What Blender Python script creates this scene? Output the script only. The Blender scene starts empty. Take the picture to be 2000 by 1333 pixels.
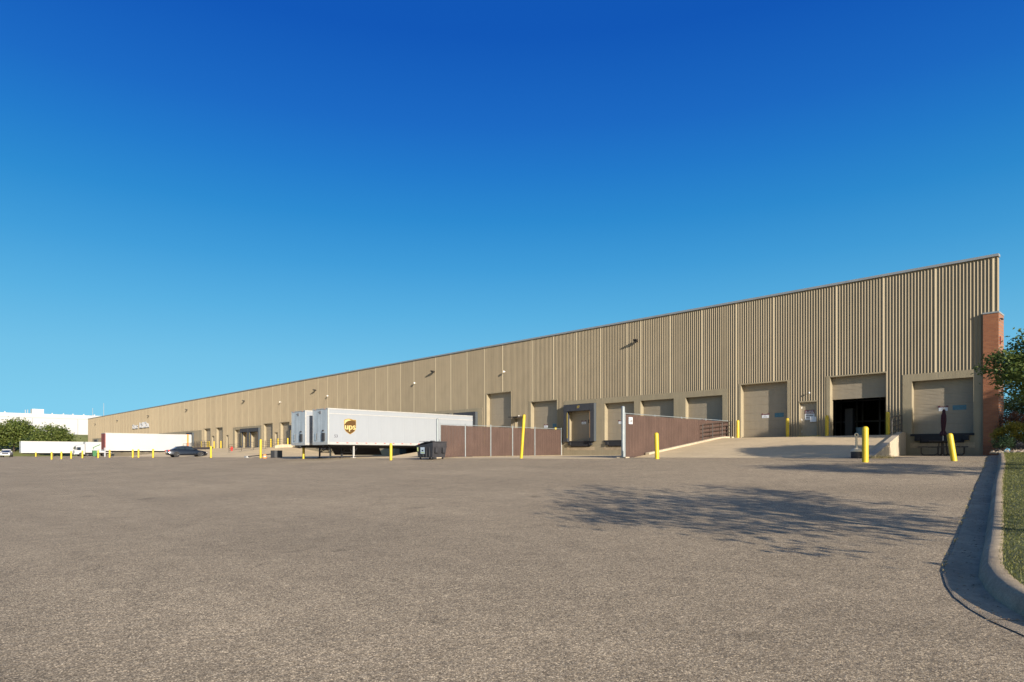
import bpy, math, random
import numpy as np
from mathutils import Vector, Matrix
random.seed(7); rng = np.random.default_rng(7)
S = bpy.context.scene; COL = S.collection
R = math.radians

# ------------------------------------------------------------------ camera, sky, sun
# world frame: X runs along the long warehouse wall, Y points into the building, z = 0 is eye height
cam_d = bpy.data.cameras.new('camera'); cam = bpy.data.objects.new('camera', cam_d); COL.objects.link(cam)
cam.location = (0, 0, 0); cam.rotation_euler = (R(90), 0, R(46.17))
cam_d.sensor_width = 36; cam_d.lens = 22.86; cam_d.shift_y = 0.1112
cam_d.clip_start = .05; cam_d.clip_end = 9000
S.camera = cam

SUN_EL = R(17.2); SUN_H = Vector((-.9615, .2747, 0))          # the way the light travels
w = bpy.data.worlds.new('World'); S.world = w; w.use_nodes = True
nt = w.node_tree; nt.nodes.clear()
sky = nt.nodes.new('ShaderNodeTexSky'); sky.sky_type = 'NISHITA'; sky.sun_disc = False
sky.sun_elevation = SUN_EL; sky.sun_rotation = math.atan2(.9615, -.2747)
sky.altitude = 300; sky.air_density = 1.0; sky.dust_density = 0.4; sky.ozone_density = 3.0
bg = nt.nodes.new('ShaderNodeBackground'); bg.inputs[1].default_value = 0.10
out = nt.nodes.new('ShaderNodeOutputWorld')
tc = nt.nodes.new('ShaderNodeTexCoord'); sp = nt.nodes.new('ShaderNodeSeparateXYZ')
rp = nt.nodes.new('ShaderNodeValToRGB'); mx = nt.nodes.new('ShaderNodeMix'); mx.data_type = 'RGBA'; mx.blend_type = 'MULTIPLY'
mx.inputs['Factor'].default_value = 1
nt.links.new(tc.outputs['Generated'], sp.inputs[0]); nt.links.new(sp.outputs['Z'], rp.inputs['Fac'])
SKYRAMP = [(0, (.16, .39, .70)), (.03, (.175, .40, .68)), (.094, (.225, .42, .53)), (.137, (.235, .45, .52)), (.207, (.20, .49, .555)), (.274, (.145, .485, .60)), (.337, (.10, .46, .64)), (.396, (.075, .41, .69)), (.451, (.06, .35, .72)), (.542, (.042, .295, .76)), (1.0, (.04, .27, .78))]
SKYRAMP = [(p, tuple(v*1.03 for v in c)) for p, c in SKYRAMP]
while len(rp.color_ramp.elements) > 1: rp.color_ramp.elements.remove(rp.color_ramp.elements[0])
for i, (p, c) in enumerate(SKYRAMP):
    e = rp.color_ramp.elements[0] if i == 0 else rp.color_ramp.elements.new(p)
    e.position = p; e.color = (*c, 1)
# deep polarised blue opposite the sun, plain bright daylight sky on the sun's side
dp = nt.nodes.new('ShaderNodeVectorMath'); dp.operation = 'DOT_PRODUCT'; dp.inputs[1].default_value = (.9615, -.2747, .15)
nt.links.new(tc.outputs['Generated'], dp.inputs[0])
mr_ = nt.nodes.new('ShaderNodeMapRange'); mr_.interpolation_type = 'SMOOTHSTEP'
mr_.inputs['From Min'].default_value = -.22; mr_.inputs['From Max'].default_value = .4
nt.links.new(dp.outputs['Value'], mr_.inputs[0])
m2 = nt.nodes.new('ShaderNodeMix'); m2.data_type = 'RGBA'; m2.inputs['B'].default_value = (1.25, 1.05, .84, 1)
nt.links.new(mr_.outputs[0], m2.inputs['Factor']); nt.links.new(rp.outputs[0], m2.inputs['A'])
nt.links.new(sky.outputs[0], mx.inputs['A']); nt.links.new(m2.outputs['Result'], mx.inputs['B'])
r2_ = nt.nodes.new('ShaderNodeValToRGB'); nt.links.new(sp.outputs['Z'], r2_.inputs['Fac'])
while len(r2_.color_ramp.elements) > 1: r2_.color_ramp.elements.remove(r2_.color_ramp.elements[0])
for i, (p, c) in enumerate([(0, (.245, .64, .86)), (.065, (.220, .61, .84)), (.137, (.171, .539, .807)), (.207, (.102, .44, .761)), (.274, (.054, .342, .701)), (.337, (.027, .262, .644)), (.396, (.017, .198, .604)), (.451, (.012, .147, .558)), (.542, (.006, .098, .479)), (1, (.005, .07, .40))]):
    e = r2_.color_ramp.elements[0] if i == 0 else r2_.color_ramp.elements.new(p)
    e.position = p; e.color = (*c, 1)
sc_ = nt.nodes.new('ShaderNodeVectorMath'); sc_.operation = 'SCALE'; sc_.inputs['Scale'].default_value = 5.18
nt.links.new(r2_.outputs[0], sc_.inputs[0])
hf = nt.nodes.new('ShaderNodeMapRange'); hf.inputs['To Min'].default_value = .85; hf.inputs['To Max'].default_value = 0
nt.links.new(mr_.outputs[0], hf.inputs[0])
m3 = nt.nodes.new('ShaderNodeMix'); m3.data_type = 'RGBA'; nt.links.new(hf.outputs[0], m3.inputs['Factor'])
nt.links.new(mx.outputs['Result'], m3.inputs['A']); nt.links.new(sc_.outputs[0], m3.inputs['B'])
nt.links.new(m3.outputs['Result'], bg.inputs[0]); nt.links.new(bg.outputs[0], out.inputs[0])

sd = bpy.data.lights.new('sun', 'SUN'); sd.energy = 4.5; sd.angle = R(.5); sd.color = (1, .90, .76)
so = bpy.data.objects.new('sun', sd); COL.objects.link(so)
dv = Vector((SUN_H.x*math.cos(SUN_EL), SUN_H.y*math.cos(SUN_EL), -math.sin(SUN_EL)))
so.rotation_euler = dv.to_track_quat('-Z', 'Y').to_euler(); so.location = (60, -20, 40)
S.view_settings.view_transform = 'Standard'; S.view_settings.look = 'None'
S.view_settings.exposure = 0.95; S.view_settings.gamma = 1; S.view_settings.use_curve_mapping = False

# ------------------------------------------------------------------ materials
MATS = {}
def mat(name, col, rough=.8, metal=0, n=None, bump=0, bscale=40, streak=0, spec=.5, coat=0, vary=0):
    """n = list of (scale, amount) value noises, streak = vertical weather streaks."""
    if name in MATS: return MATS[name]
    m = bpy.data.materials.new(name); m.use_nodes = True; t = m.node_tree
    b = t.nodes['Principled BSDF']; b.inputs['Roughness'].default_value = rough
    b.inputs['Metallic'].default_value = metal; b.inputs['Specular IOR Level'].default_value = spec
    b.inputs['Coat Weight'].default_value = coat
    tx = t.nodes.new('ShaderNodeTexCoord'); cur = None
    rgb = t.nodes.new('ShaderNodeRGB'); rgb.outputs[0].default_value = (*col, 1); cur = rgb.outputs[0]
    for sc, am in (n or []):
        nz = t.nodes.new('ShaderNodeTexNoise'); nz.inputs['Scale'].default_value = sc; nz.inputs['Detail'].default_value = 3
        t.links.new(tx.outputs['Object'], nz.inputs['Vector'])
        mr = t.nodes.new('ShaderNodeMapRange'); mr.inputs['From Min'].default_value = .3; mr.inputs['From Max'].default_value = .7
        mr.inputs['To Min'].default_value = 1-am; mr.inputs['To Max'].default_value = 1+am
        t.links.new(nz.outputs[0], mr.inputs[0])
        mm = t.nodes.new('ShaderNodeVectorMath'); mm.operation = 'SCALE'
        t.links.new(cur, mm.inputs[0]); t.links.new(mr.outputs[0], mm.inputs['Scale']); cur = mm.outputs[0]
    if streak:
        mp = t.nodes.new('ShaderNodeMapping'); mp.inputs['Scale'].default_value = (5, 5, .25)
        nz = t.nodes.new('ShaderNodeTexNoise'); nz.inputs['Scale'].default_value = 1; nz.inputs['Detail'].default_value = 4
        t.links.new(tx.outputs['Object'], mp.inputs[0]); t.links.new(mp.outputs[0], nz.inputs['Vector'])
        mr = t.nodes.new('ShaderNodeMapRange'); mr.inputs['From Min'].default_value = .35; mr.inputs['From Max'].default_value = .7
        mr.inputs['To Min'].default_value = 1; mr.inputs['To Max'].default_value = 1-streak
        t.links.new(nz.outputs[0], mr.inputs[0])
        mm = t.nodes.new('ShaderNodeVectorMath'); mm.operation = 'SCALE'
        t.links.new(cur, mm.inputs[0]); t.links.new(mr.outputs[0], mm.inputs['Scale']); cur = mm.outputs[0]
    if vary:                                        # sheet to sheet colour differences
        oi = t.nodes.new('ShaderNodeObjectInfo'); mr = t.nodes.new('ShaderNodeMapRange')
        mr.inputs['To Min'].default_value = 1-vary; mr.inputs['To Max'].default_value = 1+vary*.6
        t.links.new(oi.outputs['Random'], mr.inputs[0]); mm = t.nodes.new('ShaderNodeVectorMath'); mm.operation = 'SCALE'
        t.links.new(cur, mm.inputs[0]); t.links.new(mr.outputs[0], mm.inputs['Scale']); cur = mm.outputs[0]
    t.links.new(cur, b.inputs['Base Color'])
    if bump:
        nz = t.nodes.new('ShaderNodeTexNoise'); nz.inputs['Scale'].default_value = bscale; nz.inputs['Detail'].default_value = 4
        t.links.new(tx.outputs['Object'], nz.inputs['Vector'])
        bp = t.nodes.new('ShaderNodeBump'); bp.inputs['Strength'].default_value = bump; bp.inputs['Distance'].default_value = .02
        t.links.new(nz.outputs[0], bp.inputs['Height']); t.links.new(bp.outputs[0], b.inputs['Normal'])
    MATS[name] = m; return m

def m_asphalt():
    m = bpy.data.materials.new('asphalt'); m.use_nodes = True; t = m.node_tree; L = t.links
    b = t.nodes['Principled BSDF']; b.inputs['Roughness'].default_value = .92; b.inputs['Specular IOR Level'].default_value = .25
    tx = t.nodes.new('ShaderNodeTexCoord')
    def noise(sc, det=2, rough=.5, vec=None):
        n = t.nodes.new('ShaderNodeTexNoise'); n.inputs['Scale'].default_value = sc; n.inputs['Detail'].default_value = det
        n.inputs['Roughness'].default_value = rough; L.new(vec or tx.outputs['Object'], n.inputs['Vector']); return n.outputs[0]
    def rng_(v, a, b_, c, d):
        r = t.nodes.new('ShaderNodeMapRange'); r.inputs['From Min'].default_value = a; r.inputs['From Max'].default_value = b_
        r.inputs['To Min'].default_value = c; r.inputs['To Max'].default_value = d; L.new(v, r.inputs[0]); return r.outputs[0]
    def scale(c, f):
        s = t.nodes.new('ShaderNodeVectorMath'); s.operation = 'SCALE'; L.new(c, s.inputs[0]); L.new(f, s.inputs['Scale']); return s.outputs[0]
    vo = t.nodes.new('ShaderNodeTexVoronoi'); vo.inputs['Scale'].default_value = 85; L.new(tx.outputs['Object'], vo.inputs['Vector'])
    ramp = t.nodes.new('ShaderNodeValToRGB'); sep = t.nodes.new('ShaderNodeSeparateColor'); L.new(vo.outputs['Color'], sep.inputs[0])
    L.new(sep.outputs[0], ramp.inputs[0])
    E = ramp.color_ramp.elements; E[0].position = 0; E[0].color = (.165, .125, .082, 1); E[1].position = 1; E[1].color = (.73, .585, .39, 1)
    e = E.new(.3); e.color = (.31, .244, .163, 1)
    e = E.new(.75); e.color = (.415, .327, .217, 1)
    c = ramp.outputs[0]
    c = scale(c, rng_(vo.outputs['Distance'], .25, .75, 1.12, .6))
    c = scale(c, rng_(noise(22, 2), .32, .68, .88, 1.12))
    c = scale(c, rng_(noise(7, 3, .7), .3, .7, .92, 1.08))
    c = scale(c, rng_(noise(2.2, 3, .7), .3, .7, .90, 1.10))
    c = scale(c, rng_(noise(.18, 4, .6), .3, .7, .88, 1.10))
    c = scale(c, rng_(noise(.6, 5, .65), .35, .7, 1.03, .94))
    mp = t.nodes.new('ShaderNodeMapping'); mp.inputs['Rotation'].default_value = (0, 0, R(-8)); mp.inputs['Scale'].default_value = (.06, .6, 1)
    L.new(tx.outputs['Object'], mp.inputs[0])
    c = scale(c, rng_(noise(1, 3, .6, mp.outputs[0]), .35, .7, 1.03, .91))
    # scattered dark seam-sealer dots and spots
    spt = t.nodes.new('ShaderNodeTexNoise'); spt.inputs['Scale'].default_value = .9; spt.inputs['Detail'].default_value = 6
    L.new(tx.outputs['Object'], spt.inputs['Vector']); c = scale(c, rng_(spt.outputs[0], .66, .74, 1, .72))
    L.new(c, b.inputs['Base Color'])
    bp = t.nodes.new('ShaderNodeBump'); bp.inputs['Strength'].default_value = .5; bp.inputs['Distance'].default_value = .003
    L.new(vo.outputs['Distance'], bp.inputs['Height']); bp.invert = True
    b2 = t.nodes.new('ShaderNodeBump'); b2.inputs['Strength'].default_value = .35; b2.inputs['Distance'].default_value = .025
    L.new(noise(9, 4, .7), b2.inputs['Height']); L.new(bp.outputs[0], b2.inputs['Normal'])
    L.new(b2.outputs[0], b.inputs['Normal'])
    return m

def m_brick():
    m = bpy.data.materials.new('brick_red'); m.use_nodes = True; t = m.node_tree; L = t.links
    b = t.nodes['Principled BSDF']; b.inputs['Roughness'].default_value = .9
    tx = t.nodes.new('ShaderNodeTexCoord'); mp = t.nodes.new('ShaderNodeMapping'); mp.inputs['Rotation'].default_value = (R(90), 0, 0)
    L.new(tx.outputs['Object'], mp.inputs[0])
    br = t.nodes.new('ShaderNodeTexBrick'); L.new(mp.outputs[0], br.inputs[0]); br.inputs['Scale'].default_value = 1
    br.inputs['Brick Width'].default_value = .21; br.inputs['Row Height'].default_value = .075; br.inputs['Mortar Size'].default_value = .006
    br.inputs['Color1'].default_value = (.30, .118, .052, 1); br.inputs['Color2'].default_value = (.235, .085, .038, 1); br.inputs['Mortar'].default_value = (.19, .12, .09, 1)
    L.new(br.outputs[0], b.inputs['Base Color'])
    bp = t.nodes.new('ShaderNodeBump'); bp.inputs['Strength'].default_value = .4; bp.inputs['Distance'].default_value = .01; bp.invert = True
    L.new(br.outputs['Fac'], bp.inputs['Height']); L.new(bp.outputs[0], b.inputs['Normal']); return m

def m_leaf(name, dark, light, trans=.35):
    m = bpy.data.materials.new(name); m.use_nodes = True; t = m.node_tree; L = t.links
    b = t.nodes['Principled BSDF']; b.inputs['Roughness'].default_value = .55; b.inputs['Specular IOR Level'].default_value = .3
    g = t.nodes.new('ShaderNodeNewGeometry'); r = t.nodes.new('ShaderNodeValToRGB')
    r.color_ramp.elements[0].color = (*dark, 1); r.color_ramp.elements[1].color = (*light, 1)
    L.new(g.outputs['Random Per Island'], r.inputs[0]); L.new(r.outputs[0], b.inputs['Base Color'])
    tr = t.nodes.new('ShaderNodeBsdfTranslucent'); L.new(r.outputs[0], tr.inputs[0])
    mxs = t.nodes.new('ShaderNodeMixShader'); mxs.inputs[0].default_value = trans
    L.new(b.outputs[0], mxs.inputs[1]); L.new(tr.outputs[0], mxs.inputs[2]); L.new(mxs.outputs[0], t.nodes['Material Output'].inputs[0])
    return m

WALL = mat('tan_wall_paint', (.252, .206, .138), .75, n=[(.6, .06)], streak=.12, vary=.07)
BAND = mat('tan_exposed_concrete', (.285, .24, .16), .9, n=[(1.2, .07), (40, .12)], streak=.12, bump=.4, bscale=60)
DOOR = mat('tan_door_paint', (.30, .255, .19), .6, n=[(.8, .05), (6, .04)], streak=.06)
COPE = mat('grey_coping_metal', (.30, .31, .31), .45, .3, n=[(2, .06)])
CONC = mat('apron_concrete', (.52, .405, .25), .9, n=[(.15, .08), (.9, .08), (7, .07), (60, .08)], bump=.3, bscale=50)
CONCW = mat('pale_concrete', (.43, .36, .265), .9, n=[(.8, .10), (6, .08), (40, .08)], streak=.15, bump=.3)
CURB = mat('kerb_concrete', (.335, .262, .172), .92, n=[(.7, .16), (3, .12), (9, .14), (50, .16), (150, .12)], bump=.5, bscale=80)
BRICK = m_brick()
BLACK = mat('black_rubber', (.018, .018, .021), .75, n=[(6, .2)], bump=.15)
SHELT = mat('dark_grey_fabric', (.032, .035, .043), .8, n=[(4, .15)], bump=.2)
STEEL = mat('black_railing_paint', (.035, .028, .025), .5, n=[(12, .15)])
GALV = mat('galvanised_steel', (.24, .27, .285), .5, .2, n=[(5, .10)])
YEL = mat('yellow_bollard_paint', (.53, .385, .012), .5, n=[(1.5, .10), (14, .08)], streak=.12, bump=.1)
SLAT = mat('brown_privacy_slat', (.084, .051, .041), .6, n=[(1.2, .12), (9, .08)], streak=.15)
WHITE = mat('white_trailer_paint', (.268, .29, .322), .4, n=[(.6, .03)], streak=.03)
WHITE2 = mat('bright_white_paint', (.36, .37, .395), .4, n=[(.6, .03)])
ALU = mat('trailer_nose_aluminium', (.44, .50, .55), .5, .1, n=[(1.2, .10), (9, .07)], streak=.30)
RAIL = mat('trailer_rail_grey', (.42, .42, .41), .5, .3, n=[(2, .08), (12, .08)])
CHAS = mat('black_chassis_paint', (.02, .02, .023), .6, n=[(5, .2)])
TYRE = mat('tyre_rubber', (.015, .015, .016), .85)
RIM = mat('bright_alloy', (.55, .55, .56), .3, .7)
REDM = mat('rusty_red_panel', (.22, .045, .035), .6, n=[(2, .25)], streak=.3)
RED = mat('red_paint', (.50, .03, .02), .4)
GOLD = mat('gold_yellow_vinyl', (.36, .23, .05), .4)
BROWN = mat('brown_shield_vinyl', (.085, .042, .010), .4)
BROWNL = mat('light_brown_vinyl', (.20, .12, .025), .4)
PAPER = mat('white_sign_face', (.62, .64, .67), .5, n=[(10, .05)])
CREAM = mat('cream_letter_vinyl', (.50, .40, .17), .4)
INK = mat('dark_print', (.05, .045, .06), .6)
MAROONP = mat('dark_red_print', (.13, .04, .05), .6)
TEAL = mat('faded_teal_sign', (.05, .14, .19), .4, n=[(8, .2)])
GREYT = mat('grey_lettering', (.16, .16, .17), .5)
NAVY = mat('dark_blue_car_paint', (.006, .009, .018), .25, .3, coat=1)
GLASS = mat('dark_window_glass', (.02, .03, .045), .08, .0, spec=1, coat=1)
GREENP = mat('green_plastic', (.035, .14, .05), .5)
MAROON = mat('maroon_canvas', (.035, .006, .014), .85, n=[(6, .2)], bump=.3)
TANP = mat('tan_plastic', (.60, .50, .34), .5)
LAMPW = mat('lamp_housing_white', (.75, .72, .66), .5)
LAMPD = mat('lamp_housing_bronze', (.03, .025, .02), .5)
INTD = mat('dark_interior', (.05, .048, .045), .9, n=[(1, .3)])
ORANGE = mat('orange_plastic', (.70, .22, .04), .5)
BEIGEM = mat('beige_metal', (.45, .37, .20), .6, n=[(2, .1)])
GWHITE = mat('far_white_cladding', (.36, .365, .38), .6, n=[(.1, .02)])
GLINE = mat('grey_trim_line', (.28, .29, .31), .6)
BARK = mat('bark', (.06, .045, .035), .9, n=[(6, .3)], bump=.6)
STONE = mat('tan_river_stone', (.42, .34, .25), .85, n=[(9, .25)], bump=.3)
SOIL = mat('brown_mulch', (.20, .14, .09), .95, n=[(3, .2), (30, .3)], bump=.8)
GRASSB = mat('lawn_soil_green', (.075, .085, .025), .95, n=[(.5, .2), (9, .3), (60, .3)], bump=.8)
HILL = mat('dry_hill_grass', (.14, .15, .035), .95, n=[(.08, .2), (.6, .2), (6, .25)], bump=.6)
LEAF = m_leaf('leaf_green', (.028, .055, .012), (.095, .14, .03))
LEAFT = m_leaf('leaf_light_green', (.05, .085, .018), (.17, .20, .05), .35)  # lighter leaf green for the two round far trees
LEAFB = m_leaf('leaf_fresh', (.06, .10, .022), (.18, .22, .055), .4)
LEAFY = m_leaf('leaf_yellow_green', (.12, .12, .015), (.34, .27, .03))
LEAFD = m_leaf('leaf_deep_green', (.025, .05, .022), (.06, .10, .045))
LEAFR = m_leaf('leaf_reddish', (.10, .05, .03), (.20, .10, .06))
BLADE = m_leaf('grass_blade', (.07, .09, .02), (.20, .19, .06), .3)

# ------------------------------------------------------------------ helpers
def tag(o, label=None, cat=None, group=None, kind=None):
    if label: o['label'] = label
    if cat: o['category'] = cat
    if group: o['group'] = group
    if kind: o['kind'] = kind
    return o

class MB:
    def __init__(s): s.v = []; s.f = []; s.m = []; s.mi = 0
    def quad(s, *p):
        n = len(s.v); s.v += [tuple(q) for q in p]; s.f.append(tuple(range(n, n+len(p)))); s.m.append(s.mi); return s
    def box(s, x0, x1, y0, y1, z0, z1):
        if x0 > x1: x0, x1 = x1, x0
        if y0 > y1: y0, y1 = y1, y0
        n = len(s.v)
        s.v += [(x0,y0,z0),(x1,y0,z0),(x1,y1,z0),(x0,y1,z0),(x0,y0,z1),(x1,y0,z1),(x1,y1,z1),(x0,y1,z1)]
        for q in ((0,3,2,1),(4,5,6,7),(0,1,5,4),(1,2,6,5),(2,3,7,6),(3,0,4,7)):
            s.f.append(tuple(n+i for i in q)); s.m.append(s.mi)
        return s
    def tube(s, p, q, r, n=8, r2=None, cap=True):
        p, q = Vector(p), Vector(q); d = (q-p).normalized()
        a = d.orthogonal().normalized(); b = d.cross(a); k = len(s.v); r2 = r if r2 is None else r2
        for c, rr in ((p, r), (q, r2)):
            for i in range(n):
                t = 2*math.pi*i/n; s.v.append(tuple(c+(a*math.cos(t)+b*math.sin(t))*rr))
        for i in range(n):
            j = (i+1) % n; s.f.append((k+i, k+j, k+n+j, k+n+i)); s.m.append(s.mi)
        if cap:
            s.f.append(tuple(k+i for i in reversed(range(n)))); s.f.append(tuple(k+n+i for i in range(n))); s.m += [s.mi]*2
        return s
    def path(s, pts, r, n=8):
        for a, b in zip(pts, pts[1:]): s.tube(a, b, r, n)
        return s
    def lathe(s, prof, n=16, c=(0, 0, 0)):
        k = len(s.v)
        for r, z in prof:
            for i in range(n):
                t = 2*math.pi*i/n; s.v.append((c[0]+r*math.cos(t), c[1]+r*math.sin(t), c[2]+z))
        for a in range(len(prof)-1):
            for i in range(n):
                j = (i+1) % n; s.f.append((k+a*n+i, k+a*n+j, k+(a+1)*n+j, k+(a+1)*n+i)); s.m.append(s.mi)
        s.f.append(tuple(k+i for i in reversed(range(n)))); s.f.append(tuple(k+(len(prof)-1)*n+i for i in range(n))); s.m += [s.mi]*2
        return s
    def loft(s, rings):
        k = len(s.v); n = len(rings[0])
        for r in rings: s.v += [tuple(p) for p in r]
        for a in range(len(rings)-1):
            for i in range(n):
                j = (i+1) % n; s.f.append((k+a*n+i, k+a*n+j, k+(a+1)*n+j, k+(a+1)*n+i)); s.m.append(s.mi)
        s.f.append(tuple(k+i for i in reversed(range(n)))); s.f.append(tuple(k+(len(rings)-1)*n+i for i in range(n))); s.m += [s.mi]*2
        return s
    def xf(s, M): s.v = [tuple(M @ Vector(p)) for p in s.v]; return s
    def mesh(s, name, mats, smooth=False, off=(0, 0, 0)):
        me = bpy.data.meshes.new(name)
        me.from_pydata([(x-off[0], y-off[1], z-off[2]) for x, y, z in s.v], [], s.f)
        for m in (mats if isinstance(mats, (list, tuple)) else [mats]): me.materials.append(m)
        if any(s.m): me.polygons.foreach_set('material_index', s.m)
        if smooth:
            me.polygons.foreach_set('use_smooth', [True]*len(me.polygons))
            me.set_sharp_from_angle(angle=R(40))
        me.update(); return me
    def build(s, name, mats, parent=None, world=False, smooth=False, label=None):
        off = parent.location if (parent is not None and world) else (0, 0, 0)
        if parent is not None and world and parent.parent: off = tuple(Vector(off)+parent.parent.location)
        o = bpy.data.objects.new(name, s.mesh(name, mats, smooth, off)); COL.objects.link(o); o.parent = parent
        if label: o['label'] = label
        return o

def thing(name, label, cat, loc=(0, 0, 0), rz=0, group=None):
    o = bpy.data.objects.new(name, None); COL.objects.link(o); o.location = loc; o.rotation_euler = (0, 0, rz)
    o.empty_display_size = .2
    return tag(o, label, cat, group)
def inst(me, name, parent, loc=(0, 0, 0), label=None, rot=None):
    o = bpy.data.objects.new(name, me); COL.objects.link(o); o.parent = parent; o.location = loc
    if rot: o.rotation_euler = rot
    if label: o['label'] = label
    return o
def copy_tree(o, parent=None):
    c = o.copy(); COL.objects.link(c); c.parent = parent
    for ch in [k for k in KIDS.get(o.name, [])]: copy_tree(ch, c)
    return c
KIDS = {}
def remember(o):
    KIDS[o.name] = [k for k in COL.objects if k.parent == o]
    for k in KIDS[o.name]: remember(k)
def text_mesh(txt, size, material, depth=.004):
    c = bpy.data.curves.new('lettering', 'FONT'); c.body = txt; c.size = size; c.extrude = depth; c.align_x = 'CENTER'; c.align_y = 'CENTER'
    c.resolution_u = 3
    o = bpy.data.objects.new('lettering', c); COL.objects.link(o)
    dg = bpy.context.evaluated_depsgraph_get(); me = bpy.data.meshes.new_from_object(o.evaluated_get(dg))
    bpy.data.objects.remove(o); me.materials.clear(); me.materials.append(material); return me
FACE_X = Matrix(((0, 0, 1), (1, 0, 0), (0, 1, 0))).to_euler()      # lettering that faces +X
FACE_Y = (R(90), 0, 0)                                              # lettering that faces -Y

# ------------------------------------------------------------------ ground shape
YS = [-400, -20, 0, 8, 14, 20, 26, 28, 30, 34, 41.2, 80]; ZS = [-3, -1.75, -1.5, -1.38, -1.12, -.75, -.33, -.22, -.14, -.10, -.02, .2]
def sm(t): t = min(max(t, 0), 1); return t*t*(3-2*t)
def g(x, y):
    q = 6*sm((-x-60)/100)*sm((y-2)/14)*(1-sm((y-27)/8))
    return float(np.interp(y+q, YS, ZS))-.0018*min(max(-x-30, 0), 170)*sm(y/26)
D = 41.2
ca, sa = math.cos(R(43.83)), math.sin(R(43.83))
def FX(b, y=D):           # X on the plane y seen at image pixel column b
    u = (b-1000)/1270.; return (-ca+sa*u)/(sa+ca*u)*y
LIP = [(-8.3, 47), (-6.8, 39.5), (-6.11, 34.9), (-4.47, 24.95), (-3.68, 19.56), (-2.9, 14.68), (-2.48, 12.06), (-2.22, 10.43), (-2.06, 9.35), (-1.93, 8.59), (-1.76, 7.99), (-1.58, 7.47),
       (-1.38, 7.05), (-1.17, 6.70), (-.9, 6.36), (-.5, 6.0), (0, 5.72), (.8, 5.4), (2, 5.1), (5, 4.7), (14, 4.3)]
LY = [p[1] for p in LIP][:10][::-1]; LXv = [p[0] for p in LIP][:10][::-1]
def lipx(y): return float(np.interp(y, LY, LXv))

ys = sorted(set([-60, -45, -32, -24] + list(np.arange(-18, 41, 1.0)) + [28, 41.2]))
xs = sorted(set(list(np.arange(-232, -21, 6.0)) + [-21.75]))
def sheet(rows, cols_of, skip, name, m, dz=0):
    b = MB(); nc = None; V = []
    for y in rows:
        c = cols_of(y); nc = len(c)
        for x in c: V.append((x, y, g(x, y)+dz))
    b.v = V
    for i in range(len(rows)-1):
        for j in range(nc-1):
            if skip(rows[i], V[i*nc+j][0]): continue
            b.f.append((i*nc+j, i*nc+j+1, (i+1)*nc+j+1, (i+1)*nc+j)); b.m.append(0)
    return b.build(name, m, smooth=True)
def cols(y):
    xr = lipx(y)+.25 if y > 8.6 else 14.
    return xs + [-21.75+(xr+21.75)*k/14 for k in range(1, 15)]
tag(sheet(ys, cols, lambda y, x: y >= 28 and x < -21.76, 'asphalt_yard', m_asphalt()), kind='structure')
tag(sheet([y for y in ys if y >= 28], lambda y: xs, lambda y, x: x < -213, 'concrete_apron', CONC), kind='structure')

# natural terrain: one wide sheet, low under the yard, rising to a grassy bank at the far left
tx_ = [-4000, -1200, -600, -420] + list(np.arange(-400, 121, 8.)) + [200, 600, 1500, 4000]
ty_ = [-4000, -1200, -500, -200, -120] + list(np.arange(-80, 321, 8.)) + [420, 700, 1500, 4000]
def terr(x, y):
    z = g(max(x, -230), min(y, 60))-.35
    z += 8.1*sm((-x-226)/58)*sm((y+60)/60)
    if x > 5: z += .9*sm((x-5)/60)
    return z
b = MB(); b.v = [(x, y, terr(x, y)) for y in ty_ for x in tx_]; nx = len(tx_)
for i in range(len(ty_)-1):
    for j in range(nx-1): b.f.append((i*nx+j, i*nx+j+1, (i+1)*nx+j+1, (i+1)*nx+j)); b.m.append(0)
tag(b.build('terrain', HILL, smooth=True), kind='structure')

# gutter, kerb, lawn
def offs(k):
    P = [Vector((*p, 0)) for p in LIP]; o = []
    for i, p in enumerate(P):
        d = (P[min(i+1, len(P)-1)]-P[max(i-1, 0)]).normalized(); n = Vector((-d.y, d.x, 0))   # to the lawn side
        o.append(p+n*k)
    return o
def dense(pl, step=.5):
    o = []
    for a, c in zip(pl, pl[1:]):
        n = max(1, int((c-a).length/step)); o += [a+(c-a)*(i/n) for i in range(n)]
    return o+[pl[-1]]
LIPd = dense([Vector((*p, 0)) for p in LIP])
def offd(k):
    o = []
    for i, p in enumerate(LIPd):
        d = (LIPd[min(i+2, len(LIPd)-1)]-LIPd[max(i-2, 0)]).normalized(); o.append(p+Vector((-d.y, d.x, 0))*k)
    return o
prof_g = [(0, .008), (.03, .016), (.26, .006), (.33, .012)]
prof_k = [(.33, -.05), (.33, .03), (.385, .15), (.42, .17), (.535, .175), (.555, .16), (.555, -.05)]
def ribbon(prof, i0=0, i1=None, gap=0):
    b = MB(); rows = []; i1 = len(LIPd)-1 if i1 is None else i1
    O = [offd(k) for k, _ in prof]
    for i in range(i0, i1+1):
        base = g(LIPd[i].x, LIPd[i].y)
        r = []
        for (k, z), o in zip(prof, O):
            p = o[i].copy()
            if gap and i == i1 and i1 < len(LIPd)-1: p = p+(o[i-1]-o[i]).normalized()*gap
            r.append((p.x, p.y, base+z))
        rows.append(r)
    n = len(prof); k = 0
    for r in rows: b.v += r
    for i in range(len(rows)-1):
        for j in range(n-1): b.f.append((i*n+j, (i+1)*n+j, (i+1)*n+j+1, i*n+j+1)); b.m.append(0)
    return b
gut = bpy.data.objects.new('gutter', None); COL.objects.link(gut); gut.location = (-3, 15, 0); tag(gut, kind='structure')
i = 0
while i < len(LIPd)-1:
    j = min(i+6, len(LIPd)-1); ribbon(prof_g, i, j, gap=.016).build('gutter_slab', CURB, gut, world=True, smooth=True); i = j
kerb = bpy.data.objects.new('kerb', None); COL.objects.link(kerb); kerb.location = (-3, 15, 0); tag(kerb, kind='structure')
i = 0
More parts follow.
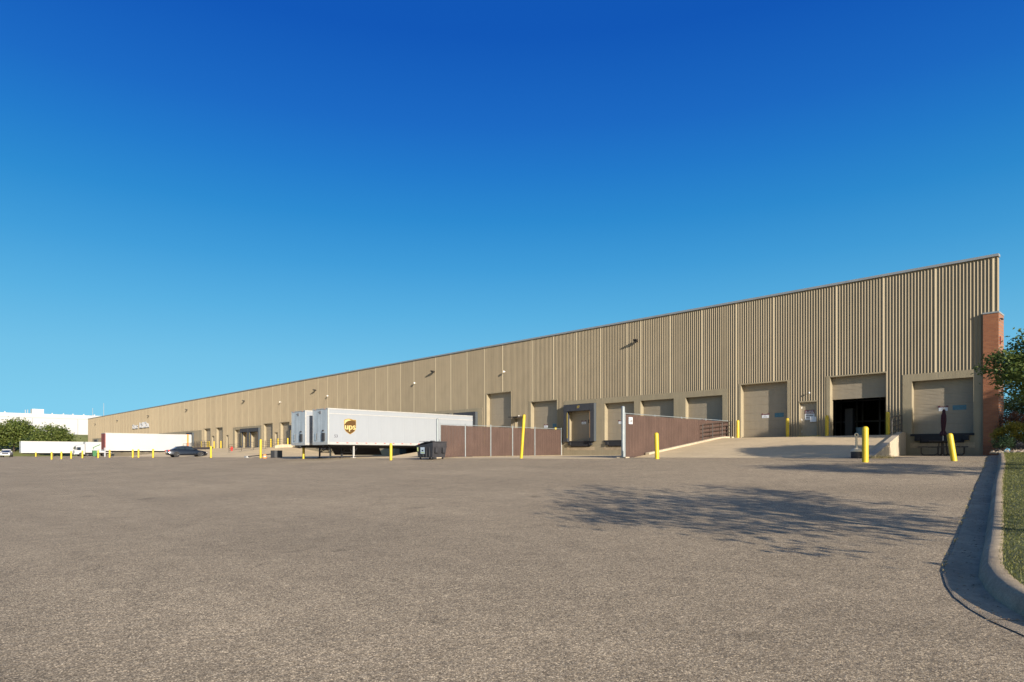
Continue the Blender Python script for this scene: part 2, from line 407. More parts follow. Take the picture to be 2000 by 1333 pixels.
while i < len(LIPd)-1:
    j = min(i+6, len(LIPd)-1)
    b = ribbon(prof_k, i, j, gap=.02)
    for e in (0, len(b.v)-len(prof_k)): b.f.append(tuple(range(e, e+len(prof_k)))); b.m.append(0)
    b.build('kerb_stone', CURB, kerb, world=True, smooth=True); i = j

LB = offd(.555)
def lawn_h(d, base): return base+.16+.03*min(d, 3)+.035*max(d-3, 0)
b = MB(); ds = [0, .3, .8, 1.5, 3, 6, 10, 16, 26, 40, 60]
for i, p in enumerate(LB):
    dd = (LIPd[min(i+2, len(LIPd)-1)]-LIPd[max(i-2, 0)]).normalized()
    ex = Vector((1, .25 if p.y > 7 else 0, 0)) if p.y > 8.6 else Vector((-dd.y, dd.x, 0)).lerp(Vector((1, .4, 0)), .5)
    for d in ds:
        q = p+ex*d; b.v.append((q.x, q.y, lawn_h(d, g(p.x, p.y))))
n = len(ds)
for i in range(len(LB)-1):
    for j in range(n-1): b.f.append((i*n+j, i*n+j+1, (i+1)*n+j+1, (i+1)*n+j)); b.m.append(0)
tag(b.build('lawn', GRASSB, smooth=True), kind='structure')

# ------------------------------------------------------------------ the warehouse
WH = thing('warehouse', 'very long tan ribbed warehouse with loading docks along its wall', 'warehouse', (-60, 41.2, 0))
TOPZ = 10.25
# zones from right to left: (x0, x1, top of the smooth part, kind, [openings (xa, xb, z0, z1, type)])
F = 1.15
def dock(a, c, t='dock'): return (a, c, F, 4.1, t)
Z = [
 (-7.45, -11.18, 4.50, [dock(-7.87, -10.72, 'dock')]),
 (-11.98, -15.30, 4.78, [(-12.02, -15.09, F, 4.70, 'open')]),
 (-15.83, -16.97, 3.36, [(-15.87, -16.93, F, 3.28, 'ped')]),
 (-17.50, -20.92, 4.76, [(-17.68, -20.80, F, 4.68, 'tall')]),
 (-21.75, -36.60, 4.53, [dock(-22.13, -24.98), dock(-25.95, -28.84), dock(-29.43, -32.26), dock(-33.4, -36.1, 'shelter')]),
 (-37.30, -40.70, 4.76, [(-37.40, -40.50, F, 4.68, 'tall')]),
 (-41.55, -42.55, 3.36, [(-41.6, -42.5, F, 3.28, 'ped')]),
 (-43.00, -46.55, 5.88, [(-43.06, -46.40, F, 5.80, 'tall')]),
 (-47.05, -58.20, 4.53, [dock(-48.0, -50.8, 'shelter'), dock(-52.0, -54.8, 'shelter')]),
 (-62.0, -88.25, 4.53, [dock(-68.0, -70.8, 'shelter'), dock(-76.5, -79.3, 'shelter'), dock(-85.0, -87.8, 'shelter')]),
 (-88.50, -91.80, 4.76, [(-88.65, -91.55, F, 4.68, 'tall')]),
 (FX(542.8), FX(536.2), 3.36, [(FX(542.5), FX(536.5), F, 3.28, 'ped')]),
 (FX(533), FX(514), 4.76, [(FX(532), FX(515), F, 4.68, 'tall')]),
 (FX(511), FX(455), 4.53, [dock(FX(508)-.2, FX(490), 'shelter'), dock(FX(486.5), FX(474), 'shelter'), dock(FX(472), FX(458.5), 'dock')]),
 (FX(446.6), FX(441.5), 3.36, [(FX(446.2), FX(442), F, 3.28, 'ped')]),
 (FX(435.5), FX(421.6), 4.76, [(FX(434.6), FX(422.6), F, 4.68, 'tall')]),
 (FX(418.9), FX(413.1), 3.36, [(FX(418.4), FX(413.6), F, 3.28, 'ped')]),
 (FX(411.5), FX(398), 4.76, [(FX(410.6), FX(399), F, 4.68, 'tall')]),
 (-124.4, -150.5, 4.53, [dock(-128.9, -131.7, 'shelter'), dock(-140, -142.9, 'dock'), dock(-145.7, -148.6, 'dock')]),
 (-154, -212, 4.53, [dock(-158, -161), dock(-164, -167), dock(-171, -174), dock(-178.5, -181.5, 'shelter'), dock(-188, -191), dock(-196, -199), dock(-205.3, -208.1, 'shelter')]),
]
def zbot(x):
    for z in Z:
        if z[0] >= x >= z[1]: return z[2]
    return -.4
# ribbed wall panels
WP = 2.566; seq = [1, 1, 1, 1.5, 1, 1, 1, 1, .5, 1, 1, 1, 1, 1.5, 1, 1, 1, 1, 1.5, 1, 1, 1, 1.5, 1, 1, 1, 1, 1.5]
X = -6.85; joints = []; cache = {}
k = 0; panels = []
while X > -217.5:
    f = seq[k] if k < len(seq) else [1, 1, 1, 1, 1.5][(k-len(seq)) % 5]
    W = min(WP*f, X+217.56) if X-WP*f < -217.56 else WP*f
    if W < .3: break
    panels.append((X, W)); X -= W; k += 1
for (X0, W) in panels:
    pts = [(0, .06), (-.055, .06), (-.19, .0), (-.22, 0)]; x = -.22
    n_ = max(1, round((W-.22)/.16)); st_ = (W-.22)/n_
    for _q in range(n_):
        pts += [(x-.012, .046), (x-.106, .046), (x-.156, .0), (x-st_, 0)]; x -= st_
    zb = tuple(round(zbot(X0+(p[0]+q[0])/2), 3) for p, q in zip(pts, pts[1:]))
    key = (round(W, 3), zb)
    if key not in cache:
        b = MB()
        for e_, (p, q, zz) in enumerate(zip(pts, pts[1:], zb)):
            b.mi = 1 if e_ in (1, 2) else 0
            b.quad((p[0], p[1], zz), (p[0], p[1], TOPZ), (q[0], q[1], TOPZ), (q[0], q[1], zz))
        cache[key] = b.mesh('wall_panel', [WALL, mat('pale_joint_batten', (.37, .305, .205), .7)])
    inst(cache[key], 'wall_panel', WH, (X0+60, .003, 0))
# coping, core, roof, end walls
b = MB()
for a in range(0, 22):
    x0 = -6.78-a*9.59; x1 = x0-9.58
    b.box(x0, max(x1, -217.7), D-.06, D+.35, TOPZ-.02, TOPZ+.11)
b.build('coping', COPE, WH, world=True)
b = MB()
b.quad((-6.9, D+.12, TOPZ-.01), (-6.9-26.2, D+150, TOPZ-.01), (-217.5, D+150, TOPZ-.01), (-217.5, D+.12, TOPZ-.01))
b.build('roof', COPE, WH, world=True)
b = MB()
for (xa, xb) in ((-6.86, -33.1), (-217.55, -217.55)):
    b.quad((xa, D+.003, -.5), (xb, D+150, -.5), (xb, D+150, TOPZ), (xa, D+.003, TOPZ))
b.quad((-33, D+150, -.5), (-217.5, D+150, -.5), (-217.5, D+150, TOPZ), (-33, D+150, TOPZ))
b.build('end_wall', WALL, WH, world=True)
# smooth lower sections with their openings, then backing behind the ribs
b2 = MB(); prev = -6.85
for z in Z:
    if prev > z[0]: b2.box(prev, z[0], D+.09, D+.5, -.4, TOPZ-.03)
    b2.box(z[0], z[1], D+.09, D+.5, z[2]+.002, TOPZ-.03); prev = z[1]
b2.box(prev, -217.5, D+.09, D+.5, -.4, TOPZ-.03)
b2.build('wall_core', WALL, WH, world=True)
zdoor = {}
def profile_door(wd, h, step=.076):
    b = MB(); n = int(h/step); st = h/n
    for i in range(n):
        z0 = i*st; sec = (i % 7 == 0)
        gz = .02 if sec else .012
        b.quad((-wd, 0, z0+gz), (0, 0, z0+gz), (0, 0, z0+st), (-wd, 0, z0+st))
        b.quad((-wd, .02, z0), (0, .02, z0), (0, 0, z0+gz), (-wd, 0, z0+gz))
        b.quad((-wd, 0, z0), (0, 0, z0), (0, .02, z0), (-wd, .02, z0))
    b.box(-wd, 0, .022, .06, 0, h); return b
leveler_n = 0
seal = MB()
for (za, zb_, zt, ops) in Z:
    sec = MB(); x = za
    low = -.4
    for (oa, ob, z0, z1, ty) in ops:
        oa, ob = max(oa, ob), min(oa, ob)
        sec.box(x, oa, D, D+.49, low, zt)                                # pier
        sec.box(oa, ob, D, D+.49, z1, zt)                                # lintel
        if ty != 'open': sec.box(oa, ob, D+.001, D+.49, low, z0)         # sill wall
        x = ob
    sec.box(x, zb_, D, D+.49, low, zt)
    sec.build('dock_wall' if len(ops) and ops[0][4] in ('dock', 'shelter') else 'door_frame', BAND, WH, world=True)
    for (oa, ob, z0, z1, ty) in ops:
        oa, ob = max(oa, ob), min(oa, ob); wd = oa-ob
        near = oa > -50
        if ty in ('dock', 'tall', 'shelter'):
            key = (round(wd, 2), round(z1-z0, 2))
            if key not in zdoor: zdoor[key] = profile_door(wd, z1-z0).mesh('roller_door', DOOR)
            dr = inst(zdoor[key], 'roller_door', WH, (oa+60, .40, z0))
        elif ty == 'open':
            dr = profile_door(wd, 1.35).build('roller_door', DOOR, WH, label='half raised roller door over the dark opening'); dr.location = (oa+60, .40, 3.35)
        else:
            dr = MB().box(-wd+.07, -.07, 0, .05, 0, z1-z0-.07).build('personnel_door', DOOR, WH, smooth=False); dr.location = (oa+60, .22, z0)
            fr = MB(); fr.box(-wd, -wd+.068, -.04, .06, 0, z1-z0); fr.box(-.068, 0, -.04, .06, 0, z1-z0); fr.box(-wd+.068, -.068, -.04, .06, z1-z0-.068, z1-z0)
            fr.build('frame', DOOR, dr)
            MB().tube((-.2, -.03, 1.0), (-.32, -.05, 1.0), .015, 6).box(-.16, -.26, -.03, 0, .93, 1.07).build('handle', RIM, dr)
            [MB().tube((-wd+.075, -.015, q), (-wd+.075, -.015, q+.12), .014, 6).build('hinge', RIM, dr) for q in (.25, 1.0, 1.75)]
            if near and oa < -30:
                MB().box(oa+.15, ob-.15, D-.75, D, z1+.1, z1+.16).box(oa+.1, oa+.15, D-.75, D, z1+.02, z1+.16).build('door_canopy', STEEL, WH, world=True)
        if ty in ('dock', 'shelter'):
            lv = MB(); c = (oa+ob)/2
            lv.box(c-1.02, c+1.02, D-.05, D+.0005, .66, 1.04); lv.box(oa+.05, ob-.05, D-.07, D-.002, 1.04, 1.16)
            lv.box(c-.9, c+.9, D-.12, D-.052, .72, .86)
            l = lv.build('dock_leveler', BLACK, WH, world=True)
            for q in (-1, 1):
                MB().box(c+q*1.12-.13, c+q*1.12+.13, D-.16, D-.001, .78, 1.035).build('bumper', BLACK, l, world=False).location = (60, -41.2, 0)
            if ty == 'dock' or near:
                MB().box(c-1.5, c+1.5, D-.006, D-.0008, .38, .655).build('wear_plate', CONCW if not near else CURB, WH, world=True)
        if ty == 'shelter':
            sh = MB(); q = .42; P = .30
            a, c2 = oa+.28, ob-.28
            sh.box(a, a-q, D-P, D-.002, F-.05, 3.62); sh.box(c2+q, c2, D-P, D-.002, F-.05, 3.62)
            sh.box(a, c2, D-P-.02, D-.002, 3.622, 4.18)
            sobj = sh.build('dock_shelter', SHELT, WH, world=True)
            e = MB(); e.box(a+.012, a+.001, D-P, D-.002, F-.05, 4.17); e.build('edge_trim', mat('lighter_grey_edge', (.05, .06, .07), .7), sobj).location = (60, -41.2, 0)  # edge sheet in a lighter grey than the shelter fabric
            for xx in (c2+q-.02, a-q-.03):
                MB().box(xx, xx+.05, D-P-.012, D-P-.001, F+.25, 3.5).build('yellow_strip', YEL if xx < (a+c2)/2 else mat('faded_orange_strip', (.22, .13, .06), .7), sobj).location = (60, -41.2, 0)
            if near and oa > -40:
                pl = MB().box((a+c2)/2-.17, (a+c2)/2+.17, D-P-.034, D-P-.021, 3.78, 4.06).build('number_plate', INK, sobj); pl.location = (60, -41.2, 0)
                tm = text_mesh('17', .3, YEL); inst(tm, 'number', WH, ((a+c2)/2+60, -P-.04, 3.92), rot=FACE_Y)
    # sealed vertical joints in the smooth part
for (X0, W) in panels:
    zt = zbot(X0-.3); zz = [z for z in Z if z[0] > X0 > z[1] and z[2] in (4.5, 4.53)]
    if zz:
        if not any(max(o[0], o[1])+.02 > X0 > min(o[0], o[1])-.02 for o in zz[0][3]):
            seal.box(X0-.012, X0+.012, D-.004, D-.0005, -.3, zz[0][2])
        else: seal.box(X0-.012, X0+.012, D-.004, D-.0005, 4.2, zz[0][2])
seal.build('joint_seal', DOOR, WH, world=True)

# signs fixed on doors
def sign(parent, x, z, wd, h, y, kind):
    if kind == 'teal':
        return MB().box(x-wd/2, x+wd/2, y-.01, y, z, z+h).build('faded_sign', TEAL, parent, world=True)
    s = MB().box(x-wd/2, x+wd/2, y-.012, y, z, z+h*.62).build('door_sign', PAPER, parent, world=True)
    hd = MB(); hd.box(x-wd/2-.03, x-wd/2+.08, y-.014, y-.001, z+h*.64, z+h*.95); hd.box(x+wd/2-.08, x+wd/2+.03, y-.014, y-.001, z+h*.64, z+h*.95)
    hd.box(x-wd/2+.1, x+wd/2-.1, y-.006, y-.001, z+h*.64, z+h*.8)
    o = hd.build('sign_header', MAROONP, s); o.location = -parent.location
    t = MB()
    for r_ in range(3): t.box(x-wd*.34+.03*r_, x+wd*.34-.05*r_, y-.0135, y-.0122, z+h*(.13+.15*r_), z+h*(.18+.15*r_))
    o = t.build('print_line', GREYT, s); o.location = -parent.location
    return s
YD = D+.40
sign(WH, FX(1838.5), 2.40, .42, .30, YD, 'w'); sign(WH, FX(1874, YD), 2.42, .62, .26, YD, 'teal')
sign(WH, FX(1495, YD), 2.42, .46, .32, YD, 'w'); sign(WH, FX(1522, YD), 2.44, .60, .28, YD, 'teal')
sign(WH, FX(1377, YD), 2.22, .46, .32, YD, 'w'); sign(WH, FX(1397, YD), 2.22, .56, .28, YD, 'teal')
sign(WH, FX(1213, YD), 2.44, .46, .32, YD, 'w'); sign(WH, FX(1140.5, YD), 2.55, .46, .32, YD, 'w')
sign(WH, FX(1066.5, YD), 2.38, .42, .32, YD, 'w'); sign(WH, FX(1083, YD), 2.40, .42, .30, YD, 'teal')
MB().box(FX(1151.5, YD)-.12, FX(1151.5, YD)+.1, YD-.02, YD, 2.62, 2.9).build('black_vent', BLACK, WH, world=True)
# the stack of notices on the near personnel door
yp = D+.22-.012
n0 = MB().box(-16.66, -16.08, yp, yp+.011, 2.18, 2.80).build('notice', PAPER, WH, world=True)
MB().box(-16.66, -16.08, yp-.003, yp-.0005, 2.56, 2.80).build('notice_header', MAROONP, n0).location = -WH.location
# the words on the notices are too small to read in the photograph: rows of print strokes at their size
for (z_, h_, xa, xb, m_) in ((2.69, .06, -16.60, -16.14, PAPER), (2.59, .06, -16.62, -16.12, PAPER), (2.43, .06, -16.60, -16.16, INK), (2.29, .06, -16.60, -16.32, INK)):
    q = MB(); x = xa
    while x < xb: w_ = random.uniform(.018, .032); q.box(x, x+w_, yp-.0065, yp-.0032, z_, z_+h_*random.uniform(.8, 1)); x += w_+.014+(.03 if random.random() < .12 else 0)
    q.build('print_line', m_, n0).location = -WH.location
n1 = MB().box(-16.30, -15.93, yp-.10, yp-.088, 2.05, 2.36).build('paper_note', PAPER, WH, world=True)
MB().box(-16.97, -15.6, D-.10, D+.1, F-.035, F+.02).build('yellow_sill', YEL, WH, world=True)

# wall lamps
def lamp_dark(x, z, s=1):
    l = MB().box(x-.2*s, x+.2*s, D-.34*s, D-.12, z-.10*s, z+.12*s).box(x-.06, x+.06, D-.13, D+.05, z-.05, z+.05)
    l.box(x-.2*s, x+.2*s, D-.52*s, D-.34*s, z+.02*s, z+.12*s).build('wall_lamp', LAMPD, WH, world=True)
def lamp_white(x, z, k=1.):
    MB().tube((x, D+.04, z-.02), (x, D-.22*k, z+.02), .03*k, 8).lathe([(.05*k, .10*k), (.085*k, .03*k), (.085*k, -.09*k), (.04*k, -.13*k)], 10, (x, D-.25*k, z)).build('wall_lamp', LAMPW, WH, world=True, smooth=True, label='small white wall lamp')
for b_, py in ((1245, 667), (848, 727), (617, 763), (478, 784), (366, 801), (291, 813), (230, 822), (187, 829)):
    x = FX(b_); zz = (889-py)/(.18*(b_+219)/10.3); lamp_dark(x, zz, .8)
for b_, py in ((987, 727), (812, 749), (642, 774), (549, 786), (1582, 768), (1015, 813)):
    x = FX(b_); zz = (889-py)/(.18*(b_+219)/10.3); lamp_white(x, zz, .45 if b_ in (1582, 1015) else .8)

# raised white lettering far along the wall: too far off to read, built as letter strokes
let = MB(); xl = FX(260); 
hs = [.95, .7, .72, .7, 0, 1.25, 1.0, 1.25, 1.25, 1.25, .95, .8]; xw = (FX(292)-xl)/len(hs)
for i, h in enumerate(hs):
    if not h: continue
    a = xl+i*xw; z0 = 6.05
    if i % 3 == 0: let.box(a, a+xw*.22, D-.16, D, z0, z0+h).box(a+xw*.22, a+xw*.8, D-.16, D, z0, z0+.22).box(a+xw*.22, a+xw*.8, D-.16, D, z0+h-.22, z0+h)
    elif i % 3 == 1: let.box(a, a+xw*.22, D-.16, D, z0, z0+h).box(a+xw*.58, a+xw*.8, D-.16, D, z0, z0+h).box(a+xw*.22, a+xw*.58, D-.16, D, z0+h*.45, z0+h*.45+.2)
    else: let.box(a+xw*.25, a+xw*.5, D-.16, D, z0, z0+h).box(a+xw*.5, a+xw*.8, D-.16, D, z0, z0+.2)
let.build('wall_lettering', WHITE2, WH, world=True, label='raised white letters of the company sign high on the wall')

# brick corner block
BL, BR = -7.43, -6.77
MB().box(BL, BR, D-.12, D+1.2, -.3, 7.30).build('brick_corner', BRICK, WH, world=True)
MB().box(BL-.02, BR+.02, D-.15, D+1.2, 7.302, 7.38).build('brick_coping', COPE, WH, world=True)
MB().box(BR, BR+.12, D+.1, D+.16, 7.0, 7.04).box(BR+.06, BR+.16, D+.06, D+.2, 6.95, 7.0).build('wall_lamp', LAMPD, WH, world=True)
MB().box(BR+.001, BR+.05, D+.1, D+.2, 5.7, 6.1).build('junction_box', REDM, WH, world=True)

# ------------------------------------------------------------------ inside the open door
MB().box(-22, -9.95, D+.5, D+14, F-.15, F).build('interior_floor', INTD, WH, world=True)
MB().box(-24, -9.9, D+14, D+14.2, F, 9.5).box(-24, -23.8, D+.6, D+14, F, 9.5).box(-10.1, -9.95, D+.6, D+14, F, 9.5).build('interior_wall', INTD, WH, world=True)
b = MB()
for xx in (-18.4, -17.0, -15.6, -14.2, -12.8):
    for yy in (D+6.0, D+7.1): b.box(xx, xx+.09, yy, yy+.09, F, 6)
for zz in (2.2, 3.6): b.box(-18.4, -12.7, D+6.0, D+6.06, zz, zz+.1)
tag(b.build('storage_rack', mat('rack_steel', (.16, .17, .19), .5), None), 'dim steel storage rack inside the open roller door', 'rack')
tag(MB().lathe([(.2, 0), (.25, .5), (.26, .52)], 14, (-13.9, D+1.6, F)).build('waste_bin', mat('blue_grey_plastic', (.18, .26, .30), .5), None, smooth=True), 'blue grey round bin just inside the open roller door', 'bin')
tag(MB().box(-15.0, -14.55, D+2.2, D+2.7, F, 2.9).build('shrink_wrapped_pallet', mat('grey_wrap', (.05, .05, .055), .6), None), 'pale wrapped goods stack standing inside the dark doorway', 'pallet load')

# ------------------------------------------------------------------ ramps and their walls
def rampz(y, y0, z0): return z0+(1.12-z0)*min(max((y-y0)/(39.6-y0), 0), 1)
def ramp(xl_, xr0, xr1, y0, name='ramp'):
    b = MB(); n = 12; rows = []
    for i in range(n+1):
        y = y0+(D-.002-y0)*i/n; t = i/n; xr = xr0+(xr1-xr0)*t
        z = rampz(y, y0, g((xl_+xr)/2, y0)-.02)
        rows.append([(xl_, y, -1), (xl_, y, z), (xl_+(xr-xl_)*.5, y, z), (xr, y, z), (xr, y, -1)])
    for r_ in rows: b.v += r_
    for i in range(n):
        for j in range(4): b.f.append((i*5+j, i*5+j+1, (i+1)*5+j+1, (i+1)*5+j)); b.m.append(0)
    return tag(b.build(name, CONC, smooth=True), kind='structure')
ramp(-21.45, -9.4, -11.35, 29.8)
ramp(-47.0, -36.95, -36.95, 30.5)
ramp(-125.5, -88.2, -88.2, 29.5)
b = MB(); n = 12
for i in range(n+1):
    y = 29.5+(D-.002-29.5)*i/n; z = rampz(y, 29.5, g(-107, 29.5)-.02)
    b.v += [(-88.2, y, z-.002), (-84, y, z*.75+g(-84, y)*.25), (-78, y, z*.3+g(-78, y)*.7), (-70, y, g(-70, y)+.006)]
for i in range(n):
    for j in range(3): b.f.append((i*4+j, i*4+j+1, i*4+j+5, i*4+j+4)); b.m.append(0)
tag(b.build('apron_slope', CONC, smooth=True), kind='structure')
def sidewall(x0, y0, x1, y1, th, gz, lift, label):
    b = MB(); n = 8; rows = []
    for i in range(n+1):
        t = i/n; x = x0+(x1-x0)*t; y = y0+(y1-y0)*t; z = rampz(y, 29.8, gz)+lift
        rows.append([(x, y, -1), (x, y, z), (x-th, y, z), (x-th, y, -1)])
    b.loft(rows)
    return tag(b.build('retaining_wall', CONCW), label, 'wall')
sidewall(-9.15, 29.9, -11.0, 41.17, .3, -.16, .13, 'pale concrete retaining wall on the right side of the near ramp')
sidewall(-21.25, 31.2, -21.25, 41.17, .25, -.16, .10, 'pale concrete kerb wall between the near ramp and brown screen')
sidewall(-87.5, 38.6, -87.5, 41.17, .3, -.45, .35, 'pale concrete wall edging the far raised ramp')
sidewall(-36.75, 31, -36.75, 41.17, .16, -.3, -.04, 'low concrete wall beneath the slatted chain link fence')
b = MB(); b.box(-119.5, -111.7, 38.2, 38.5, -.5, 1.3)
tag(b.build('dark_retaining_wall', mat('shaded_dark_concrete', (.05, .04, .045), .9, n=[(2, .2)])), 'dark low retaining wall below the far black railing', 'wall')  # the shadow on this wall is put into its dark colour

# railings
def railing(x0, y0, z0, x1, y1, z1, label, nposts=4, h=1.05, nr=4):
    o = thing('railing', label, 'railing', (x0, y0, z0)); p0 = Vector((0, 0, 0)); p1 = Vector((x1-x0, y1-y0, z1-z0))
    for i in range(nposts):
        p = p0.lerp(p1, i/(nposts-1)); MB().tube(p, p+Vector((0, 0, h)), .028, 6).build('post', STEEL, o)
    for i in range(nr):
        d = Vector((0, 0, h-.01-i*.25)); MB().tube(p0+d, p1+d, .022, 6).build('rail', STEEL, o)
railing(-21.38, 37.3, .90, -21.38, 41.0, 1.22, 'black pipe railing where the brown screen meets the ramp top', 4)
railing(-10.75, 37.8, 1.00, -11.16, 41.0, 1.25, 'black pipe railing on the wall at the right of the open door', 4, .98)
railing(-46.9, 36.5, .72, -46.9, 41.0, 1.12, 'black pipe railing beside the trailer behind the slatted fence', 4)
railing(-88.1, 32.6, .3, -88.1, 40.8, 1.25, 'thin dark railing along the pale ramp edge left of the trailers', 6)
railing(-111.7, 38.3, 1.3, -119.4, 38.3, 1.3, 'black railing on the dark low retaining wall', 7)
railing(-110.5, 33.8, .75, -99.0, 33.8, .75, 'thin dark railing in front of the far dock shelters', 8)
railing(-125.3, 39.0, 1.1, -125.3, 41.0, 1.2, 'dark railing next to the long white trailer tail', 4)

# ------------------------------------------------------------------ bollards and posts
bol = {}
def bollard(x, y, z, h, label, r=.085, lean=(0, 0), cap='dome', group='yellow steel bollards', m=None):
    o = thing('bollard', label, 'bollard', (x, y, z-.05), 0, group); o.rotation_euler = (R(lean[0]), R(lean[1]), 0)
    key = (round(h, 2), r)
    if key not in bol:
        bol[key] = (MB().lathe([(r, 0), (r, h-.03), (r*.93, h)], 18).mesh('pipe', YEL, True),
                    MB().lathe([(r*.92, 0), (r*.75, r*.3), (r*.35, r*.5), (r*.05, r*.55)], 18).mesh('cap', YEL, True))
    inst(bol[key][0], 'pipe', o); inst(bol[key][1], 'cap', o, (0, 0, h))
    return o
def fb(px, label, h=1.18, y=40.55): bollard(FX(px, y), y, rampz(40.5, 30, 0)-0.0, h, label, r=.10)
bollard(FX(1690, 26.9), 26.9, g(-9, 26.9), 1.36, 'thick yellow bollard beside the ash receptacle at the ramp foot', r=.112)
bollard(FX(1864, 28), 28.0, g(-6, 28), 1.02, 'leaning yellow bollard in front of the picnic table', r=.10, lean=(0, -8))
bollard(FX(1283.5, 28.3), 28.3, g(-18.3, 28.6), 1.33, 'yellow bollard standing before the tall brown screen wall', r=.11, lean=(0, -2))
bollard(FX(1018, 28.2), 28.2, g(-28, 28), 2.72, 'tall thin yellow post leaning over the slatted fence', r=.09, lean=(0, 5.5))
bollard(FX(763.5, 25.6), 25.6, g(-39, 25.6), 1.2, 'yellow bollard beside the black dumpster and trailer leg', r=.10)
bollard(FX(593, 26.6), 26.6, g(-54, 26.6), 1.12, 'yellow bollard under the nose of the second trailer', r=.11)
bollard(FX(509, 27.2), 27.2, g(-65, 27.2), 1.9, 'tall yellow post with a slight lean left of the trailers', r=.11, lean=(0, 1))
bollard(FX(412, 27), 27, g(-78, 27), 1.35, 'yellow post at the nose of the dark sedan', r=.11)
fb(1441, 'yellow bollard at the left jamb of the tall closed roller door')
fb(1538, 'yellow bollard between the tall closed roller door and personnel door')
fb(1615, 'yellow bollard at the left edge of the open dark doorway', 1.25)
fb(1734, 'yellow bollard at the right edge of the open dark doorway', 1.30)
fb(946, 'yellow bollard seen through the slatted fence, left of the tallest door')
fb(996, 'yellow bollard seen through the slatted fence, right of the tallest door')
fb(1032, 'yellow bollard seen through the slatted fence, left of the wide door')
fb(1085, 'yellow bollard behind the last bay of the slatted fence')
for px, l in ((393.5, 'yellow bollard next to the orange trailer tail'), (405, 'yellow bollard inside the first far tall doorway edge'), (408.5, 'yellow bollard touching the first far tall doorway'),
              (418, 'yellow bollard by the far narrow door'), (431.5, 'stout yellow bollard above the dark retaining wall'), (529, 'yellow bollard right of the fifth far tall door'),
              (543, 'yellow bollard beside the far narrow door near the trailers'), (562, 'yellow bollard just left of the second trailer')):
    fb(px, l, 1.25)
row = [(-122, 18.3), (-121, 19.4), (-120, 20.5), (-119, 21.8), (-114, 22.9), (-112.6, 24.1), (-103.5, 25), (-101.8, 25.3), (-96, 25.6)]
rl = ['first bollard of the row before the far white trailer, leftmost', 'second bollard from the left in the row along the yard edge', 'yellow bollard in front of the far trailer left of the box truck',
      'yellow bollard in front of the box truck cab', 'yellow bollard in front of the box truck rear wheel', 'yellow bollard below the red trailer nose',
      'left one of the two close yellow bollards under the white trailer', 'right one of the two close yellow bollards under the white trailer', 'yellow bollard a car length left of the dark sedan']
for (x, y), l in zip(row, rl): bollard(x, y, g(x, y), 1.16, l, r=.12)
bollard(-184, 24.6, g(-184, 24.6), 1.0, 'tiny yellow bollard below the nose of the farthest trailer', r=.14)

# ------------------------------------------------------------------ slatted fences
slat_cache = {}
def fence(X0, y0, y1, posts, top, label, tall_end, px_=0):
    o = thing('slatted_fence', label, 'fence', (X0, y0, g(X0, y0)))
    zb = lambda y: max(g(X0, y)+.03, fence_base(X0, y))
    ps = [y0]+posts+[y1]
    for i, y in enumerate(ps):
        MB().tube((X0+px_, y, g(X0, y)-.1), (X0+px_, y, top+.05-abs(px_)), .036 if 0 < i else .03, 10).lathe([(.045, 0), (.03, .05), (.004, .065)], 10, (X0+px_, y, top+.05-abs(px_))).build('post', GALV, o, world=True, smooth=True)
    for a, c in zip(ps, ps[1:]):
        e0 = .05 if px_ == 0 else 0
        b = MB(); n = int((c-a-2*e0)/.088); st = (c-a-2*e0)/n
        for k in range(n):
            ya = a+e0+k*st; b.box(X0-.012+.004*math.sin(k*2.1), X0+.004*math.sin(k*2.1), ya, ya+st*(.90 if px_ == 0 else .97), zb(ya), top-.06-.012*random.random())
        b.build('privacy_panel', SLAT, o, world=True)
        MB().tube((X0+.03-abs(px_), a, top), (X0+.03-abs(px_), c, top), .021, 8).build('top_rail', GALV, o, world=True)
        w_ = MB()
        for zz in (.5, 1.2, 1.9): w_.tube((X0-.03, a, zz), (X0-.03, c, zz), .003, 4)
        w_.build('tension_wire', GALV, o, world=True)
    e = tall_end
    MB().tube((X0, y0-.25, g(X0, y0)-.1), (X0, y0-.25, top+.30), e, 16).lathe([(e*1.04, 0), (e*.9, .05), (e*.5, .09), (.01, .10)], 16, (X0, y0-.25, top+.30)).build('end_post', GALV, o, world=True, smooth=True)
    MB().box(X0-.25, X0+.25, y0-.5, y0, g(X0, y0)-.05, g(X0, y0)+.05).build('footing', CONCW, o, world=True)
def fence_base(x, y):
    if x > -30: return rampz(y, 30.4, -.2)-.05 if y > 31.2 else -9
    return -9
fence(-36.7, 28.2, 41.0, [30.5, 33.0, 35.3, 37.8], 2.18, 'brown slatted chain link fence in five bays beside the dumpster', .085)
fence(-21.62, 29.5, 41.0, [32.4, 35.3, 38.2], 2.30, 'solid brown slatted screen fence rising along the near ramp', .10, -.06)
fx = [o for o in COL.objects if o.name.startswith('slatted_fence')][-1]
ps_ = MB().box(-21.59, -21.575, 29.72, 30.06, 1.72, 2.1).build('parking_sign', PAPER, fx, world=True)
MB().box(-21.574, -21.570, 29.78, 29.86, 1.82, 1.94).box(-21.574, -21.570, 29.92, 30.0, 1.84, 1.94).box(-21.574, -21.570, 29.8, 29.98, 1.77, 1.79).build('sign_mark', NAVY, ps_).location = -fx.location

